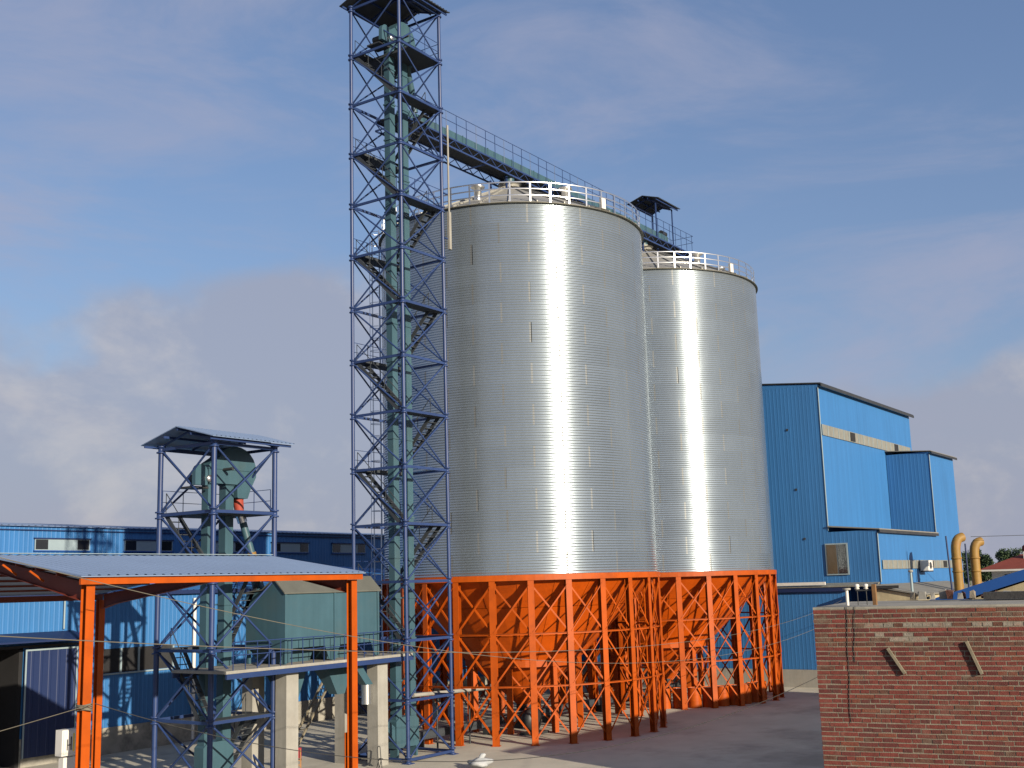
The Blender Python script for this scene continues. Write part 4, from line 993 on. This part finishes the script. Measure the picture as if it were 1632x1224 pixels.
# ------------------------------------------------------------------ small things on the ground
# long wooden ladder leaning under the bin platform
t = thing('wooden_ladder', 'pale wooden ladder leaning to the right between the concrete pillars', 'ladder', (46.0, 46.2, 0))
A0, A1 = Vector((46.0, 46.3, 0)), Vector((48.55, 46.3, 3.2)); sd_ = Vector((0.0, 0.55, 0))
for s in (0, 1): bar('rail', A0 + sd_ * s, A1 + sd_ * s, ('b', 0.10, 0.10), M_WOOD, t)
for k in range(1, 8):
    c = A0.lerp(A1, k / 8); bar('rung', c, c + sd_, ('t', 0.03), M_WOOD, t)
# red-covered wooden chair
def chair(t, c, rz, seat_m, leg_m, back_m):
    m0 = rotz(rz, c)
    def P(n, a, b, m): o = MB().box(a, b); inst(n, (n, a, b, m.name), lambda: o, m, m0, t)
    for x in (-0.19, 0.19):
        P('leg', (x - 0.02, -0.20, 0), (x + 0.02, -0.16, 0.44), leg_m); P('leg', (x - 0.02, 0.16, 0), (x + 0.02, 0.20, 0.44), leg_m)
        P('back_post', (x - 0.02, 0.16, 0.485), (x + 0.02, 0.20, 0.95), leg_m)
    P('seat', (-0.23, -0.23, 0.441), (0.23, 0.23, 0.484), seat_m)
    P('backrest', (-0.23, 0.12, 0.55), (0.23, 0.155, 1.02), back_m)
    P('stretcher', (-0.169, -0.19, 0.2), (0.169, -0.17, 0.23), leg_m); P('stretcher', (-0.169, 0.17, 0.2), (0.169, 0.19, 0.23), leg_m)
t = thing('chair', 'wooden chair with a dark red cloth over its back, by the left pillar', 'chair', (40.0, 40.3, 0))
chair(t, (40.1, 40.4, 0), 2.3, M_CHAIRWOOD, M_CHAIRWOOD, M_REDCLOTH)
t = thing('chair', 'black tubular folding chair standing at the foot of the right pillar', 'chair', (41.9, 36.9, 0))
b = MB()
for dx in (0, 0.42):
    b.path([(41.72 + dx * 0.8, 36.75 + dx * 0.3, 0), (41.86 + dx * 0.8, 36.95 + dx * 0.3, 0.55), (41.90 + dx * 0.8, 37.02 + dx * 0.3, 0.92)], 0.02, 6)
    b.path([(42.05 + dx * 0.8, 37.2 + dx * 0.3, 0), (41.80 + dx * 0.8, 36.85 + dx * 0.3, 0.45)], 0.02, 6)
b.path([(41.90, 37.02, 0.90), (41.94, 37.04, 0.97), (42.07, 37.08, 1.0), (42.2, 37.13, 0.97), (42.236, 37.146, 0.90)], 0.02, 6)
b.build('frame', M_DARKST, t)
MB().hexa([(41.76, 36.72, 0.43), (42.10, 36.85, 0.43), (42.22, 37.14, 0.43), (41.88, 37.01, 0.43), (41.76, 36.72, 0.46), (42.10, 36.85, 0.46), (42.22, 37.14, 0.46), (41.88, 37.01, 0.46)]).build('seat', M_DARKST, t)
# sack
rb_ = random.Random(5); b = MB(); n, mm = 14, 9; vs = []
for j in range(mm + 1):
    f = j / mm; rr = 0.62 * math.sin(PI * (0.04 + 0.94 * f)) ** 0.75
    for i in range(n):
        a = 2 * PI * i / n; q = 1 + 0.20 * math.sin(3 * a + 5 * f) + 0.12 * math.sin(5 * a - 3 * f) + rb_.uniform(-0.09, 0.09)
        vs.append((44.0 + rr * q * math.cos(a), 32.7 + 0.8 * rr * q * math.sin(a), 0.0 + 0.50 * f ** 0.9 + rb_.uniform(-.02, .02) * (1 if 0 < j < mm else 0)))
b.add(vs, [(j * n + i, j * n + (i + 1) % n, (j + 1) * n + (i + 1) % n, (j + 1) * n + i) for j in range(mm) for i in range(n)], 0, True)
b.add(vs, [tuple(range(n - 1, -1, -1)), tuple(mm * n + i for i in range(n))], 0, True)
t = thing('sack', 'crumpled white sack lying on the concrete in front of the orange legs', 'sack', (44.0, 32.7, 0)); b.build('bag', M_SACK, t)
MB().path([(44.0, 32.7, 0.46), (44.08, 32.62, 0.57), (44.2, 32.55, 0.62)], [0.10, 0.13, 0.05], 8).build('tied_neck', M_SACK, t)

# ------------------------------------------------------------------ wires
def wire(p0, p1, sag, r, m, lab, t0=0.0, t1=1.0, n=60):
    p0, p1 = Vector(p0), Vector(p1); pts = []
    for k in range(n + 1):
        f = t0 + (t1 - t0) * k / n; pts.append(p0.lerp(p1, f) - Vector((0, 0, 4 * sag * f * (1 - f))))
    tag(MB().path(pts, r, 5).build('overhead_wire', m), lab, 'wire', 'slack wires crossing the yard')

# ------------------------------------------------------------------ distant house and trees
t = thing('tiled_house', 'distant white house with a red tiled roof and chimney, right edge', 'house', (126, 24.5, 0))
boxo('wall', (121, 18, 0), (131, 27.2, 8.3), M_WHITE, t)
b = MB(); b.hexa([(120.2, 17, 8.3), (132, 17, 8.3), (132, 28.2, 8.3), (120.2, 28.2, 8.3), (124, 21, 9.7), (128, 21, 9.7), (128, 25.0, 9.7), (124, 25.0, 9.7)]); b.build('roof', M_TILE, t)
boxo('eave', (120.1, 16.9, 8.12), (132.1, 28.3, 8.29), M_WHITE, t)
b = boxo('chimney', (122.8, 23.9, 9.2), (123.4, 24.5, 10.0), M_WHITE, t); MB().lathe([(0.38, 0), (0.45, 0.1), (0.40, 0.45), (0.2, 0.62), (0, 0.66)], (123.1, 24.2, 10.0), 10).build('cowl', M_TILE, b)
boxo('window', (120.94, 24.0, 6.6), (120.99, 26.0, 7.8), M_GLASS, t)
def tree(x, y, h, rad, seed, lab):
    r = random.Random(seed); t = thing('tree', lab, 'tree', (x, y, 0), 'trees behind the right buildings')
    MB().path([(x, y, 0), (x + 0.1, y, h * 0.35), (x - 0.1, y + 0.1, h * 0.75)], [0.28, 0.20, 0.06], 8).build('trunk', M_BARK, t)
    b = MB(); cl = []
    for _ in range(26):
        f = r.random(); zz = h * (0.28 + 0.70 * f); rr = rad * (0.35 + 0.65 * math.sin(PI * min(1, 0.15 + 0.8 * (1 - f)))) * r.uniform(0.3, 0.95); a = r.uniform(0, 2 * PI)
        cl.append((x + rr * math.cos(a), y + rr * math.sin(a), zz, r.uniform(0.5, 1.0)))
    for _ in range(7500):
        c = r.choice(cl); v = Vector((r.gauss(0, 1), r.gauss(0, 1), r.gauss(0, 0.85))).normalized() * c[3] * r.random() ** 0.4
        p = Vector(c[:3]) + v; d1 = Vector((r.gauss(0, 1), r.gauss(0, 1), r.gauss(0, 1))).normalized(); d2 = d1.orthogonal().normalized(); s = r.uniform(0.10, 0.22)
        b.add([p - d1 * s, p + d2 * s * 0.5, p + d1 * s, p - d2 * s * 0.5], [(0, 1, 2, 3)])
    b.build('crown', M_LEAF, t)
tree(150, 35.9, 10.9, 2.6, 3, 'dark green tree between the yellow ducts and the tiled house')
tree(151, 32.6, 10.9, 3.0, 4, 'dark green tree right behind the tiled house roof')
tree(158, 35.0, 9.6, 2.4, 5, 'lower dark green tree in the gap between two taller trees')
tree(156, 39.5, 10.4, 2.6, 6, 'dark green tree mostly hidden behind the shorter yellow duct')

wire((14.56, 24.68, 9.263), (81.85, 29.27, 5.102), 2.724, 0.011, M_CABLEP, 'steepest slack wire, dropping across the left canopy column then level before the silo legs', -0.06, 1.064)
wire((10.12, 17.03, 7.666), (81.9, 29.2, 6.18), 1.376, 0.009, M_CABLEP, 'nearly level slack wire crossing below the canopy rafters and before the silo legs', -0.06, 1.06)
wire((19.25, 26.7, 5.457), (38.9, 14.04, 5.112), 2.158, 0.011, M_CABLE, 'lowest dark wire from the left column sagging across the yard to the right', 0.0, 1.13)
wire((2.0, 21.0, 4.4), (19.05, 26.6, 5.45), 0.10, 0.010, M_CABLEP, 'short wire from the left edge up to the left orange column')
wire((93.6, 22.3, 10.80), (110.0, -4.0, 11.6), 0.25, 0.02, M_CABLE, 'thin wire in the sky running right from the yellow ducts')
